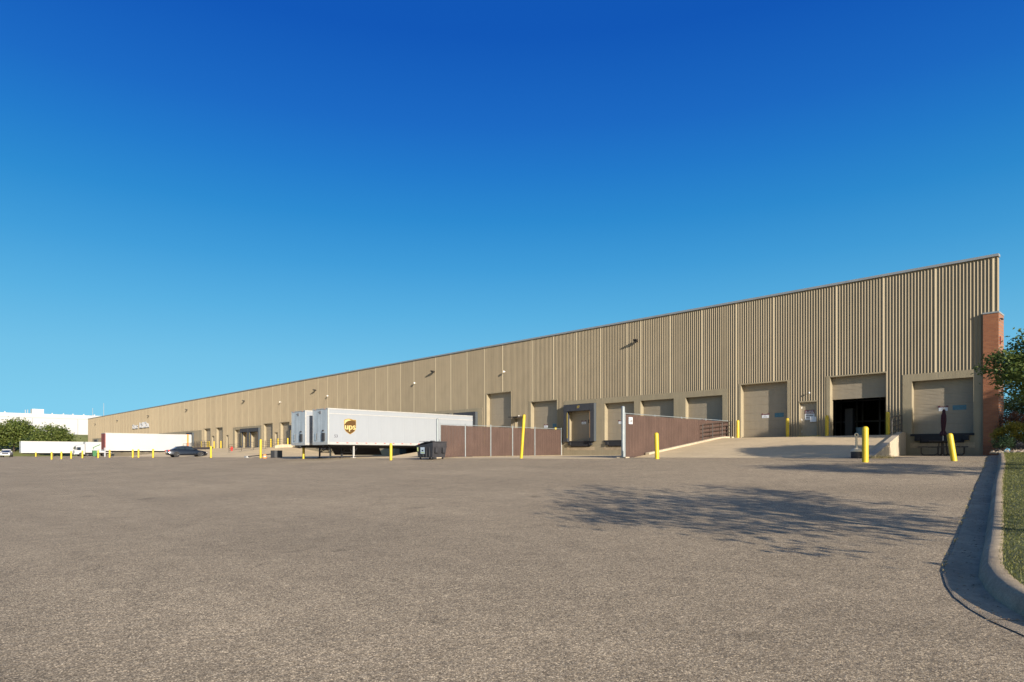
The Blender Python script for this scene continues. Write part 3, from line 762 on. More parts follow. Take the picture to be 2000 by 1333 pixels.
# ------------------------------------------------------------------ wheels
def wheel_meshes(r, wd):
    t = MB().lathe([(r*.62, -wd/2), (r*.93, -wd/2), (r, -wd*.35), (r, wd*.35), (r*.93, wd/2), (r*.62, wd/2)], 24)
    t.xf(Matrix.Rotation(R(90), 4, 'Y')); tm_ = t.mesh('tyre', TYRE, True)
    q = MB().lathe([(r*.62, -wd*.30), (r*.60, wd*.42), (r*.5, wd*.44), (r*.30, wd*.2), (r*.16, wd*.25), (r*.12, wd*.45), (.01, wd*.46)], 24)
    q.xf(Matrix.Rotation(R(90), 4, 'Y'))
    for k in range(5):
        a = k*2*math.pi/5
        q.tube((wd*.40, .12*r*math.cos(a), .12*r*math.sin(a)), (wd*.43, .58*r*math.cos(a), .58*r*math.sin(a)), r*.07, 5)
    return tm_, q.mesh('rim', RIM, True)
WT = wheel_meshes(.5, .28); WC = wheel_meshes(.33, .22)
def wheel(parent, W_, x, y, z, side):
    o = inst(W_[0], 'wheel', parent, (x, y, z)); q = inst(W_[1], 'rim', o)
    if side < 0: q.rotation_euler = (0, 0, R(180))
    return o

# ------------------------------------------------------------------ trailers
def trailer(x0, x1, ynose, ytail, z0, z1, label, nose=ALU, side=WHITE, logo=False, skirt=False, detail=True, ground=-.28):
    xc = (x0+x1)/2; o = thing('semi_trailer', label, 'trailer', (xc, ynose, ground)); hw = abs(x1-x0)/2; L = ytail-ynose
    a, c = z0-ground, z1-ground
    b = MB(); b.box(-hw+.012, hw-.012, .02, L, a+.16, c-.05); b.build('box_body', side, o)
    MB().box(-hw+.06, hw-.06, 0, .019, a+.2, c-.1).build('nose_panel', nose, o)
    for s_ in (-1, 1): MB().box(s_*hw, s_*(hw-.075), -.01, .11, a+.16, c-.03).build('corner_post', RAIL if nose is ALU else nose, o)
    sd_ = MB()
    if detail:
        for s_ in (-1, 1):
            sd_.box(s_*(hw-.012), s_*(hw+.004), .12, L, c-.46, c-.40)
        sd_.build('side_stripe', RAIL, o)
        for k in range(1, 13):
            pass
        pm = MB().box(0, .006, 0, 1.18, 0, c-.50-(a+.2)).mesh('side_panel', side)
        for k in range(int((L-.2)/1.21)):
            inst(pm, 'side_panel', o, (hw-.011, .14+k*1.21, a+.2)); 
    tr = MB()
    for s_ in (-1, 1): tr.box(s_*(hw-.03), s_*(hw+.012), -.012, L, c-.09, c)
    tr.box(-hw, hw, -.014, .03, c-.06, c-.002); tr.build('top_rail', RAIL, o)
    br = MB()
    for s_ in (-1, 1): br.box(s_*(hw-.05), s_*(hw+.014), -.012, L, a, a+.2)
    br.box(-hw+.05, hw-.05, -.015, .05, a-.02, a+.22); br.build('bottom_rail', RAIL, o)
    if detail:
        rm = (MB().box(0, .004, 0, .17, 0, .055).mesh('reflector', RED), MB().box(0, .004, 0, .17, 0, .055).mesh('reflector', WHITE2))
        for k in range(int(L/.9)):
            inst(rm[0], 'reflector', o, (hw+.0145, .75+k*.9, a+.12)); inst(rm[1], 'reflector', o, (hw+.0145, .57+k*.9, a+.12))
        # nose fittings
        fx_ = MB(); fx_.tube((hw*.45, -.08, a+.35), (hw*.45, -.08, a+.9), .03, 6).box(hw*.30, hw*.62, -.1, -.001, a+.3, a+.95).box(hw*.38, hw*.5, -.12, 0, a+1.1, a+1.2)
        fx_.build('connector_panel', CHAS, o)
        MB().box(-hw*.62, -hw*.48, -.06, -.001, a+.35, a+.95).build('document_holder', RIM, o)
        MB().tube((-hw*.42, -.05, a+.35), (-hw*.42, -.05, a+.95), .02, 6).build('grab_bar', CHAS, o)
        MB().box(-hw*.12, hw*.12, -.03, -.001, c-.42, c-.2).box(-hw*.28, -hw*.14, -.02, -.001, c-.3, c-.24).build('nose_lettering', GREYT, o)
        for q in (-.8, .8): MB().box(q-.04, q+.04, -.03, -.014, c-.08, c-.03).build('marker_lamp', ORANGE, o)
        # landing gear
        lg = MB()
        for s_ in (-1, 1):
            x = s_*(hw-.32); MB().box(x-.06, x+.06, 2.45, 2.57, .16, a).box(x-.14, x+.14, 2.36, 2.66, .0, .07).tube((x, 2.5, .04), (x, 2.5, .2), .04, 8).build('landing_leg', RAIL if s_ > 0 else CHAS, o)
            MB().tube((x, 2.5, .45), (x*.4, 3.4, a), .03, 6).tube((x, 2.5, .4), (0, 2.5, a-.05), .03, 6).build('leg_brace', CHAS, o)
        MB().tube((-hw+.3, 2.5, .5), (hw-.3, 2.5, .5), .025, 6).build('cross_shaft', CHAS, o)
    MB().box(-.55, -.40, .5, L-.2, a-.22, a+.05).box(.40, .55, .5, L-.2, a-.22, a+.05).box(-hw+.1, hw-.1, .3, L-.1, a-.06, a+.02).build('chassis_frame', CHAS, o)
    bg_ = MB(); bg_.box(-.6, .6, L-4.6, L-.6, .45, a-.2)
    for yy in (L-3.6, L-2.3): bg_.tube((-hw+.3, yy, .5), (hw-.3, yy, .5), .07, 8)
    bg_.build('bogie', CHAS, o)
    for yy in (L-3.6, L-2.3):
        for s_ in (-1, 1): wheel(o, WT, s_*(hw-.16), yy, .5, s_); wheel(o, WT, s_*(hw-.47), yy, .5, s_)
    if skirt:
        k = MB(); z2 = .28
        k.loft([[(hw-.04, 2.3, a), (hw-.06, 2.3, a), (hw-.06, 2.8, z2), (hw-.04, 2.8, z2)], [(hw-.04, 7.2, a), (hw-.06, 7.2, a), (hw-.06, 7.6, z2), (hw-.04, 7.6, z2)]])
        k.build('side_skirt', CHAS, o)
    MB().box(-hw+.05, hw-.05, L-.12, L-.02, .45, .6).build('rear_bumper', CHAS, o)
    return o
T1 = trailer(-50.7, -48.1, 25.6, 41.0, .84, 3.79, 'white semi-trailer with the brown parcel shield on its side', logo=True)
T2 = trailer(-54.65, -52.05, 25.6, 41.0, .84, 3.79, 'white semi-trailer with pale nose parked left of the shield trailer', skirt=True)
TA = trailer(-131.6, -129.0, 26.9, 41.0, .72, 3.79, 'long white trailer with a rusty red nose behind the sedan', nose=REDM, side=WHITE2, detail=False, ground=g(-129, 28)+.04)
TB = trailer(-208.0, -205.4, 24.4, 41.0, .50, 3.5, 'farthest white trailer below the two trees at left', side=WHITE2, detail=False, ground=g(-205, 27))
MB().box(1.305, 1.315, 12.3, 14.0, 1.3, 4.05).build('tail_panel', RAIL, TA); MB().box(1.305, 1.32, 13.2, 13.5, 1.3, 4.05).box(.9, 1.3, 14.12, 14.16, 1.3, 4.05).build('orange_reflection', ORANGE, TA, label='orange reflection painted at the tail of the trailer')  # the orange reflection by the tail is put in as coloured panels

# parcel shield
def shield(s_):
    pts = [(-.5, .46), (-.36, .53), (-.15, .575), (.05, .56), (.28, .50), (.5, .50), (.5, -.06), (.46, -.24), (.36, -.38), (.2, -.49), (0, -.60), (-.2, -.49), (-.36, -.38), (-.46, -.24), (-.5, -.06)]
    return [(x*s_, y*s_) for x, y in pts]
def plate(name, poly, x, m, par, th=.006, oy=2.0, oz=2.64):
    b = MB(); n = len(poly); b.v = [(x, oy+p[0], oz+p[1]) for p in poly]+[(x+th, oy+p[0], oz+p[1]) for p in poly]
    b.f = [tuple(range(n, 2*n)), tuple(reversed(range(n)))]+[(i, (i+1) % n, n+(i+1) % n, n+i) for i in range(n)]; b.m = [0]*len(b.f)
    return b.build(name, m, par)
sg = plate('shield_border', shield(1.11), 1.300, GOLD, T1)
plate('shield_field', shield(1.05), 1.3065, BROWN, sg, .003)
arc = [(-.36, .34), (-.1, .46), (.2, .46), (.5, .40), (.5, .49), (.28, .49), (.05, .55), (-.15, .565), (-.36, .52), (-.49, .45), (-.49, .2)]
plate('shield_arc', [(x*1.05, y*1.05) for x, y in arc], 1.3100, BROWNL, sg, .003)
plate('shield_crescent', [(x*1.05, y*1.05) for x, y in ((-.49, .45), (-.49, .14), (-.34, .33), (-.16, .43), (.1, .47), (-.1, .55), (-.3, .53))], 1.3135, CREAM, sg, .002)  # cream crescent printed in the shield's upper left corner
tm = text_mesh('ups', .74, CREAM, .003)
co = np.array([v.co for v in tm.vertices]); 
for v in tm.vertices: v.co.x += .012 if v.co.z >= 0 else 0
inst(tm, 'lettering', sg, (1.3185, 2.0, 2.60), rot=FACE_X)
for dy in (.012, -.012): inst(tm, 'lettering', sg, (1.3180, 2.0+dy, 2.60), rot=FACE_X)
inst(text_mesh('53', .34, INK, .002), 'lettering', T1, (1.303, .72, 1.80), rot=FACE_X)

# ------------------------------------------------------------------ road vehicles
def ring(y, hw, z0, z1, r=.12):
    return [(-hw+r, y, z0), (-hw, y, z0+r), (-hw*.99, y, z1-r), (-hw*.93+r*.3, y, z1), (hw*.93-r*.3, y, z1), (hw*.99, y, z1-r), (hw, y, z0+r), (hw-r, y, z0)]
def sedan(x, y, z, rz, label):
    o = thing('parked_sedan', label, 'car', (x, y, z), rz)       # nose toward +y, tail at y=0, length 4.85
    body = [(0, .70, .42, .80), (.08, .82, .28, .92), (.35, .88, .22, .98), (.9, .90, .2, 1.0), (1.7, .91, .2, .97), (2.6, .91, .2, .95), (3.3, .90, .2, .94), (3.9, .88, .2, .86), (4.5, .82, .2, .74), (4.78, .70, .26, .62), (4.85, .6, .35, .5)]
    MB().loft([ring(*r_) for r_ in body]).build('body', NAVY, o, smooth=True)
    gh = [(.55, .66, .94, .97), (1.25, .66, .94, 1.36), (1.8, .64, .94, 1.43), (2.5, .64, .92, 1.42), (3.0, .66, .92, 1.27), (3.55, .70, .9, .94)]
    MB().loft([ring(a, b_, c_, d_, .05) for a, b_, c_, d_ in gh]).build('window_glass', GLASS, o, smooth=True)
    MB().loft([ring(a, b_, c_, d_, .02) for a, b_, c_, d_ in ((1.2, .60, 1.33, 1.375), (1.8, .60, 1.38, 1.45), (2.5, .60, 1.38, 1.44), (2.75, .6, 1.30, 1.37))]).build('roof', NAVY, o, smooth=True)
    for s_ in (-1, 1):
        p = MB()
        for (ya, za, yb, zb_) in ((.62, .98, 1.25, 1.37), (2.05, .95, 2.0, 1.42), (3.5, .93, 2.75, 1.36)): p.tube((s_*.70, ya, za), (s_*.655, yb, zb_), .035, 5)
        p.build('pillar', NAVY, o)
        MB().box(s_*.60, s_*.86, -.01, .16, .72, .90).build('tail_lamp', RED, o)
        MB().box(s_*.55, s_*.78, 4.62, 4.76, .52, .64).build('head_lamp', RIM, o)
        MB().box(s_*.88, s_*1.02, 3.1, 3.25, .95, 1.07).build('mirror', NAVY, o)
        for yy in (.98, 3.92):
            wheel(o, WC, s_*.83, yy, .33, s_)
            MB().lathe([(.37, -.02), (.37, .02)], 20).xf(Matrix.Translation((s_*.895, yy, .34)) @ Matrix.Rotation(R(90), 4, 'Y')).build('wheel_arch', CHAS, o)
    MB().box(-.25, .25, -.012, .0, .55, .68).build('number_plate', PAPER, o)
    return o
sedan(-91.9, 26.1, g(-92, 28)+.0, R(-2), 'dark blue sedan parked nose toward the docks')
def pickup(x, y, z, rz):
    o = thing('pickup_truck', 'white pickup truck at the far left edge of the yard', 'pickup', (x, y, z), rz)   # nose toward +y
    MB().loft([ring(*r_, .08) for r_ in [(0, .88, .55, 1.15), (.1, .95, .5, 1.2), (3.9, .97, .5, 1.2), (5.0, .97, .5, 1.18), (5.5, .94, .5, 1.12), (5.7, .88, .55, 1.0)]]).build('body', WHITE2, o, smooth=True)
    MB().loft([ring(a, b_, c_, d_, .06) for a, b_, c_, d_ in ((1.9, .82, 1.15, 1.3), (2.1, .78, 1.15, 1.82), (3.6, .76, 1.15, 1.84), (4.5, .82, 1.15, 1.2))]).build('window_glass', GLASS, o, smooth=True)
    MB().loft([ring(a, b_, c_, d_, .03) for a, b_, c_, d_ in ((2.05, .76, 1.78, 1.86), (3.65, .74, 1.80, 1.89))]).build('roof', WHITE2, o, smooth=True)
    for s_ in (-1, 1):
        MB().tube((s_*.8, 4.42, 1.2), (s_*.76, 3.6, 1.85), .05, 5).tube((s_*.82, 2.95, 1.15), (s_*.78, 2.95, 1.85), .05, 5).build('pillar', WHITE2, o)
        MB().box(s_*.62, s_*.86, 5.60, 5.72, .82, 1.0).build('head_lamp', RIM, o)
        MB().box(s_*.98, s_*1.15, 4.1, 4.25, 1.2, 1.42).build('mirror', WHITE2, o)
        for yy in (1.15, 4.75): wheel(o, WT, s_*.86, yy, .40, s_).scale = (.8, .8, .8)
    MB().box(-.60, .60, 5.68, 5.73, .72, 1.0).build('grille', CHAS, o)
    MB().box(-.9, .9, 5.66, 5.80, .48, .66).build('bumper', RAIL, o); MB().box(-.18, .18, 5.80, 5.81, .5, .62).build('number_plate', PAPER, o)
pickup(-199.5, 21.2, g(-197, 20.5), R(-90-12))
def box_truck(x, y, z):
    o = thing('box_truck', 'white box truck with its cab toward the yard and green marks on the side', 'truck', (x, y, z))  # nose at -y
    MB().box(-1.2, 1.2, 2.1, 7.4, .95, 3.35).build('cargo_box', WHITE2, o); MB().box(-1.21, 1.21, 2.09, 7.4, .88, .949).build('cargo_rail', RAIL, o)
    MB().box(-1.21, 1.21, 2.08, 7.42, 3.351, 3.40).build('roof', WHITE2, o)
    MB().loft([[(-1.1, 0, .5), (1.1, 0, .5), (1.1, 2.0, .5), (-1.1, 2.0, .5)], [(-1.1, -.02, 1.3), (1.1, -.02, 1.3), (1.1, 2.0, 1.3), (-1.1, 2.0, 1.3)], [(-1.02, .28, 2.35), (1.02, .28, 2.35), (1.02, 2.0, 2.35), (-1.02, 2.0, 2.35)], [(-.95, .5, 2.5), (.95, .5, 2.5), (.95, 2.0, 2.9), (-.95, 2.0, 2.9)]]).build('cab', WHITE2, o)
    MB().box(1.05, 1.115, .45, 1.2, 1.45, 2.15).box(-1.115, -1.05, .45, 1.2, 1.45, 2.15).build('side_window', GLASS, o)
    MB().quad((-.95, .0, 1.38), (.95, .0, 1.38), (.9, .22, 2.25), (-.9, .22, 2.25)).build('windscreen', GLASS, o)
    MB().box(-1.12, 1.12, -.12, .05, .45, .75).build('bumper', RAIL, o)
    for s_ in (-1, 1):
        MB().box(s_*1.15, s_*1.3, .15, .3, 1.5, 2.1).build('mirror', CHAS, o)
        for yy in (1.25, 6.0): wheel(o, WT, s_*1.0, yy, .45, s_).scale = (.9, .9, .9)
    MB().box(-.5, .5, 1, 7.2, .6, .87).build('chassis_frame', CHAS, o)
    g_ = MB(); g_.box(1.201, 1.21, 3.6, 3.75, 1.6, 2.1); g_.quad((1.206, 3.5, 2.1), (1.206, 3.7, 2.0), (1.206, 5.2, 2.75), (1.206, 5.0, 2.85)); g_.quad((1.206, 3.5, 2.2), (1.206, 3.7, 2.1), (1.206, 5.2, 1.5), (1.206, 5.0, 1.5))
    g_.build('side_marking', GREENP, o)
box_truck(-180.3, 31.3, g(-180, 34)+.02)

# ------------------------------------------------------------------ yard objects
dx, dy = -35.6, 26.6; dz = g(dx, dy)
d_ = thing('dumpster', 'black wheeled dumpster with a sloping lid beside the slatted fence', 'dumpster', (dx, dy, dz))
DB = mat('black_dumpster_plastic', (.03, .03, .036), .5, n=[(3, .2)], streak=.2)
b = MB(); b.loft([[(-.80, -.52, .14), (.80, -.52, .14), (.80, .52, .14), (-.80, .52, .14)], [(-.92, -.58, .86), (.92, -.58, .86), (.92, .58, .86), (-.92, .58, .86)], [(-.92, -.58, .90), (.92, -.58, 1.14), (.92, .58, 1.14), (-.92, .58, .90)]])
b.build('body', DB, d_)
b = MB(); b.loft([[(-.97, -.63, .90), (-.97, .63, .90), (-.97, .63, .95), (-.97, -.63, .95)], [(.1, -.63, 1.12), (.1, .63, 1.12), (.1, .63, 1.18), (.1, -.63, 1.18)], [(.95, -.63, 1.16), (.95, .63, 1.16), (.95, .63, 1.20), (.95, -.63, 1.20)]]); b.build('lid', DB, d_)
for xx in (-.5, -.1, .3, .7): MB().box(xx, xx+.06, -.645, .645, 1.19, 1.215).build('lid_rib', DB, d_)
MB().box(.0, .25, -.1, .1, 1.2, 1.27).build('lid_handle', DB, d_)
b = MB(); b.box(.86, 1.02, -.42, -.18, .45, .80).box(.86, 1.02, .18, .42, .45, .80); b.build('fork_pocket', DB, d_)
for xx in (-.2, .15, .5): MB().box(xx, xx+.05, -.60, -.53, .2, .84).build('body_rib', DB, d_)
for (xx, yy) in ((-.7, -.4), (.7, -.4), (-.7, .4), (.7, .4)):
    MB().lathe([(.07, -.03), (.07, .03)], 12).xf(Matrix.Translation((xx, yy, .07)) @ Matrix.Rotation(R(90), 4, 'X')).box(xx-.03, xx+.03, yy-.04, yy+.04, .1, .16).build('castor', TYRE, d_, smooth=True)
po = MB().quad((-.42, -.600, .38), (.06, -.600, .38), (.06, -.612, .82), (-.42, -.612, .82)).build('poster', mat('pale_blue_poster', (.42, .52, .62), .5, n=[(12, .15)]), d_)
MB().quad((-.36, -.606, .42), (.0, -.606, .42), (.0, -.608, .50), (-.36, -.608, .50)).build('poster_stripe', mat('pale_green_print', (.35, .45, .25), .5), po)
MB().quad((-.28, -.610, .56), (-.08, -.610, .56), (-.08, -.612, .64), (-.28, -.612, .64)).build('poster_mark', NAVY, po)
MB().quad((-.80, -.60, .55), (-.66, -.60, .55), (-.66, -.612, .82), (-.80, -.612, .82)).build('sticker', mat('yellow_green_sticker', (.55, .62, .25), .5), d_)

# ash receptacle
a_ = thing('ash_receptacle', 'tan and black cigarette receptacle at the ramp foot', 'ashtray', (-9.93, 30.1, -.13))
MB().lathe([(.21, 0), (.22, .02), (.22, .26), (.20, .27)], 20).build('base', DB, a_, smooth=True)
MB().lathe([(.235, .27), (.22, .33), (.16, .39), (.08, .42), (.05, .46), (.042, .9), (.04, .92)], 20).build('stem', TANP, a_, smooth=True)
b = MB()
for k in range(12):
    t0, t1 = k*math.pi/6, (k+1)*math.pi/6
    b.tube((.065*math.cos(t0), 0, .985+.065*math.sin(t0)), (.065*math.cos(t1), 0, .985+.065*math.sin(t1)), .03, 8)
b.build('snuff_ring', TANP, a_, smooth=True)

# picnic table and umbrella
tz = g(-8.8, 39.5)
t_ = thing('picnic_table', 'round black metal picnic table with attached seats below the dock door', 'table', (-8.85, 39.4, tz), R(15))
MB().lathe([(.56, .72), (.60, .735), (.60, .755), (.58, .765)], 28).build('table_top', STEEL, t_)
MB().tube((0, 0, .05), (0, 0, .72), .04, 10).build('column', STEEL, t_)
for k in range(4):
    a = k*math.pi/2+R(10); c_, s_ = math.cos(a), math.sin(a)
    MB().path([(c_*.15, s_*.15, .70), (c_*.2, s_*.2, .12), (c_*.35, s_*.35, .03), (c_*.85, s_*.85, .03), (c_*.95, s_*.95, .12), (c_*.95, s_*.95, .42)], .032, 8).build('leg', STEEL, t_, smooth=True)
    n_ = MB(); ring0 = []
    for i in range(9):
        aa = a-.42+i*.105
        ring0.append([(math.cos(aa)*.80, math.sin(aa)*.80, .43), (math.cos(aa)*1.10, math.sin(aa)*1.10, .43), (math.cos(aa)*1.10, math.sin(aa)*1.10, .475), (math.cos(aa)*.80, math.sin(aa)*.80, .475)])
    n_.loft(ring0).build('seat', STEEL, t_)
u_ = thing('patio_umbrella', 'closed maroon umbrella standing in the picnic table', 'umbrella', (-8.85, 39.4, tz+.03), R(0)); u_.rotation_euler = (0, R(1.5), 0)
MB().tube((0, 0, 0), (0, 0, 2.42), .02, 10).build('pole', RIM, u_, smooth=True)
prof = [(.03, 1.0), (.15, 1.03), (.13, 1.15), (.07, 1.28), (.09, 1.45), (.11, 1.75), (.10, 2.05), (.06, 2.2), (.07, 2.28), (.03, 2.36)]
b = MB().lathe(prof, 32)
b.v = [(x*(1+.16*math.sin(8*math.atan2(y, x))), y*(1+.16*math.sin(8*math.atan2(y, x))), z_) for x, y, z_ in b.v]
b.build('canopy', MAROON, u_, smooth=True)
MB().lathe([(.08, 1.27), (.092, 1.29), (.08, 1.31)], 20).build('tie_strap', MAROON, u_); MB().lathe([(.02, 2.36), (.03, 2.4), (.01, 2.46)], 10).build('finial', TANP, u_)

# smaller things along the yard edge
lx, ly = FX(540, 28), 28
tag(MB().box(lx-.45, lx+.45, ly-.4, ly+.4, g(lx, ly), g(lx, ly)+.72).build('equipment_box', mat('charcoal_box', (.05, .052, .056), .7)), 'charcoal equipment box standing at the ramp foot', 'box')
sx, sy = FX(517, 27), 27.0; c_ = thing('traffic_barrel', 'small orange and white barrel lying at the yard edge', 'barrel', (sx, sy, g(sx, sy)))
MB().lathe([(.20, 0), (.2, .12)], 14).build('base', ORANGE, c_); MB().lathe([(.17, .12), (.16, .24)], 14).build('band', WHITE2, c_); MB().lathe([(.155, .24), (.14, .38)], 14).build('top', ORANGE, c_)
p0 = (FX(482, 27.5), 27.5, g(-68, 27.5)+.12); p1 = (FX(536, 28), 27.9, g(-61, 28)+.38)
bt = thing('barrier_arm', 'long dark pipe lying along the yard edge', 'pipe', p0)
MB().tube((0, 0, 0), tuple(Vector(p1)-Vector(p0)), .045, 8).build('pipe', CHAS, bt); MB().box(-.3, .3, -.15, .15, -.12, .08).build('counterweight', RAIL, bt)
hx = FX(452.7, 35.5); hz = rampz(35.5, 29.5, -.4); h_ = thing('fire_hydrant', 'red hydrant on the raised apron before the far docks', 'hydrant', (hx, 35.5, hz)); h_.scale = (.85, .85, .85)
MB().lathe([(.22, 0), (.22, .06), (.15, .08), (.15, .55), (.19, .58), (.19, .64), (.14, .74), (.05, .80)], 16).build('barrel', RED, h_, smooth=True)
MB().tube((-.34, 0, .45), (.34, 0, .45), .10, 12).tube((0, -.3, .4), (0, 0, .4), .11, 12).build('outlet', RED, h_, smooth=True)
gx = FX(184.5, 25.3); gb = thing('green_bin', 'green wheeled bin before the box truck', 'bin', (gx, 25.3, g(gx, 25.3)))
gb.scale = (.8, .8, .85)
MB().loft([[(-.32, -.3, .1), (.32, -.3, .1), (.32, .3, .1), (-.32, .3, .1)], [(-.42, -.38, 1.2), (.42, -.38, 1.2), (.42, .38, 1.2), (-.42, .38, 1.2)]]).build('body', GREENP, gb)
MB().box(-.45, .45, -.42, .42, 1.201, 1.27).build('lid', GREENP, gb); MB().tube((-.3, .3, .12), (.3, .3, .12), .12, 10).build('wheel', TYRE, gb)
wx = FX(205, 26); wp = thing('warning_post', 'white post with a small red tipped sign below the red trailer nose', 'sign post', (wx, 26, g(wx, 26)))
MB().tube((0, 0, 0), (0, 0, 1.5), .11, 12).build('post', WHITE2, wp); MB().box(-.25, .25, -.14, -.115, 1.0, 1.5).build('sign_plate', WHITE2, wp); MB().box(-.1, .1, -.15, -.141, 1.15, 1.35).build('sign_mark', RED, wp)
cx = FX(361, 33.5); cb = thing('metal_container', 'beige metal container with an open frame behind the sedan roof', 'container', (cx, 33.5, .02))
MB().box(-1.3, 1.3, -.9, .9, 0, 1.15).build('body', BEIGEM, cb); MB().box(-1.35, 1.35, -.95, .95, 1.151, 1.25).build('top_frame', mat('dark_beige', (.2, .16, .09), .7), cb); MB().box(.3, .9, -.92, -.901, .5, 1.0).build('label_plate', PAPER, cb)

# ------------------------------------------------------------------ far white warehouse
FW = thing('distant_warehouse', 'white flat roofed warehouse on the grassy bank behind the trees', 'warehouse', (-290, 40, 7))
def fw(name, m, *bx): 
    b = MB(); [b.box(*q) for q in bx]; return b.build(name, m, FW, world=True)
fw('wall', GWHITE, (-330, -290, -30, 105, 5.5, 13.45)); fw('trim_line', GLINE, (-329.9, -289.93, -30, 105, 13.451, 13.62)); fw('parapet', GWHITE, (-330, -289.96, -30, 105, 13.621, 15.0))
for yy in (37.6, 51.5, 20, 68): fw('downpipe', GLINE, (-289.99, -289.8, yy, yy+.18, 5.5, 13.45))
fw('roof_unit', mat('cream_roof_unit', (.5, .5, .44), .6), (-300, -296, 38.5, 42.0, 15, 17.0)); fw('roof_pipe', GLINE, (-300, -299.7, 36.8, 37.0, 15, 16.8), (-300, -299.7, 37.5, 37.7, 15, 16.9))
for yy in (10, 15, 25, 30, 44, 47.5, 50.5, 54, 57.5): fw('roof_vent', GWHITE, (-294, -293.5, yy, yy+.4, 15, 15.6))
for yy, hh in ((62, 9), (66, 12)):
    tag(MB().tube((-430, yy*1.35, 6), (-430, yy*1.35, 17+hh*1.05), .22, 6, .1).build('radio_mast', GLINE), 'thin %s radio mast far behind the white roof' % ('shorter' if hh == 9 else 'taller'), 'mast')

# ------------------------------------------------------------------ vegetation
def leaves(name, m, cl, n_per, spread, size, parent=None, flat=.5, stuff=False):
    """cl = (k,3) cluster centres; scatters leaf quads round them"""
    cl = np.asarray(cl); k = len(cl); N = k*n_per
    c = np.repeat(cl, n_per, 0)+rng.normal(0, 1, (N, 3))*np.array([spread, spread, spread*.7])
    a = rng.normal(0, 1, (N, 3)); a[:, 2] *= flat; a /= np.linalg.norm(a, axis=1)[:, None]
    r_ = rng.normal(0, 1, (N, 3)); bb = np.cross(a, r_); bb /= np.linalg.norm(bb, axis=1)[:, None]
    s1 = size*rng.uniform(.6, 1.3, (N, 1)); s2 = s1*rng.uniform(.4, .65, (N, 1))
    V = np.empty((N, 4, 3)); V[:, 0] = c-a*s1; V[:, 1] = c-bb*s2; V[:, 2] = c+a*s1; V[:, 3] = c+bb*s2
    me = bpy.data.meshes.new(name); me.vertices.add(N*4); me.vertices.foreach_set('co', V.ravel().astype(np.float32))
    me.loops.add(N*4); me.loops.foreach_set('vertex_index', np.arange(N*4, dtype=np.int32))
    me.polygons.add(N); me.polygons.foreach_set('loop_start', np.arange(0, N*4, 4, dtype=np.int32))
    me.materials.append(m); me.update(calc_edges=True); me.validate()
    o = bpy.data.objects.new(name, me); COL.objects.link(o); o.parent = parent
    return o
def clusters(k, rad, shell=.55, low=-1, lump=0, seed=0):
    r2 = np.random.default_rng(seed); o = []
    lobes = r2.normal(0, 1, (9, 3)); lobes /= np.linalg.norm(lobes, axis=1)[:, None]; amp = r2.uniform(-lump, lump, 9)
    while len(o) < k:
        v = r2.normal(0, 1, 3); v /= np.linalg.norm(v)
        f = 1+sum(a*max(0, v @ l)**4 for a, l in zip(amp, lobes))
        if v[2] < low: continue
        o.append(v*np.array(rad)*f*(shell+(1-shell)*r2.random()**.6))
    return np.array(o)
def tree(loc, crown_z, rad, label, k=180, n=45, spread=.3, size=.09, m=LEAF, trunk_r=.12, seed=1, lump=.35, cat='tree', limbs=9, name='broadleaf_tree', group=None, shell=.45):
    o = thing(name, label, cat, loc, 0, group)
    b = MB(); b.tube((0, 0, -.3), (0, 0, crown_z*.6), trunk_r, 9, trunk_r*.75).tube((0, 0, crown_z*.6), (.1*rad[0]*.3, 0, crown_z+rad[2]*.5), trunk_r*.75, 8, trunk_r*.2)
    b.build('trunk', BARK, o, smooth=True)
    cl = clusters(k, rad, shell, -.75, lump, seed)
    lb = MB(); r2 = random.Random(seed)
    for i in range(limbs):
        p = Vector(cl[r2.randrange(len(cl))]); s_ = Vector((0, 0, crown_z*.55+r2.random()*rad[2]*.8)); e = p*.92+Vector((0, 0, crown_z)); mid = s_.lerp(e, .5)+Vector((0, 0, .15*rad[2]))
        lb.tube(s_, mid, trunk_r*.35, 6, trunk_r*.2); lb.tube(mid, e, trunk_r*.2, 5, trunk_r*.06)
    lb.build('limbs', BARK, o)
    leaves('crown', m, cl+np.array([0, 0, crown_z]), n, spread, size, o)
    return o
# the tree at the right edge, in front of the brick corner
tree((-2.75, 29.7, .0), 3.2, (2.5, 2.4, 1.6), 'green maple reaching in at the right edge before the brick corner', k=330, n=85, spread=.20, size=.062, m=LEAFB, seed=5, lump=.3, trunk_r=.11, limbs=26)
# trees beside the yard, right of the view, that cast the dappled shade
tree((4.1, 9.9, -1.0), 3.45, (3.3, 3.7, 1.7), 'street tree right of the yard that throws the large shadow', k=80, n=62, spread=.31, size=.085, seed=11, lump=.6, limbs=22)
tree((3.6, 20.9, -.5), 3.5, (2.8, 1.7, 1.2), 'small tree right of the kerb that shades the ramp foot', k=75, n=55, spread=.26, size=.08, seed=12, limbs=8)
tree((14, 35.6, .3), 5.0, (2.4, 2.6, 4.7), 'tall tree beyond the lawn nearest the building', k=330, n=60, spread=.35, size=.14, seed=13, lump=.15, trunk_r=.16, shell=.2)
tree((13, 33.5, .3), 7.4, (1.6, 1.6, 3.6), 'taller slim tree beyond the lawn in the middle', k=230, n=55, spread=.3, size=.14, seed=14, lump=.2, trunk_r=.15, shell=.2)
tree((13.5, 32.2, .3), 9.4, (1.1, 1.05, 2.5), 'slimmest tree beyond the lawn farthest from the building', k=110, n=55, spread=.25, size=.13, seed=15, lump=.2, trunk_r=.13, shell=.2)
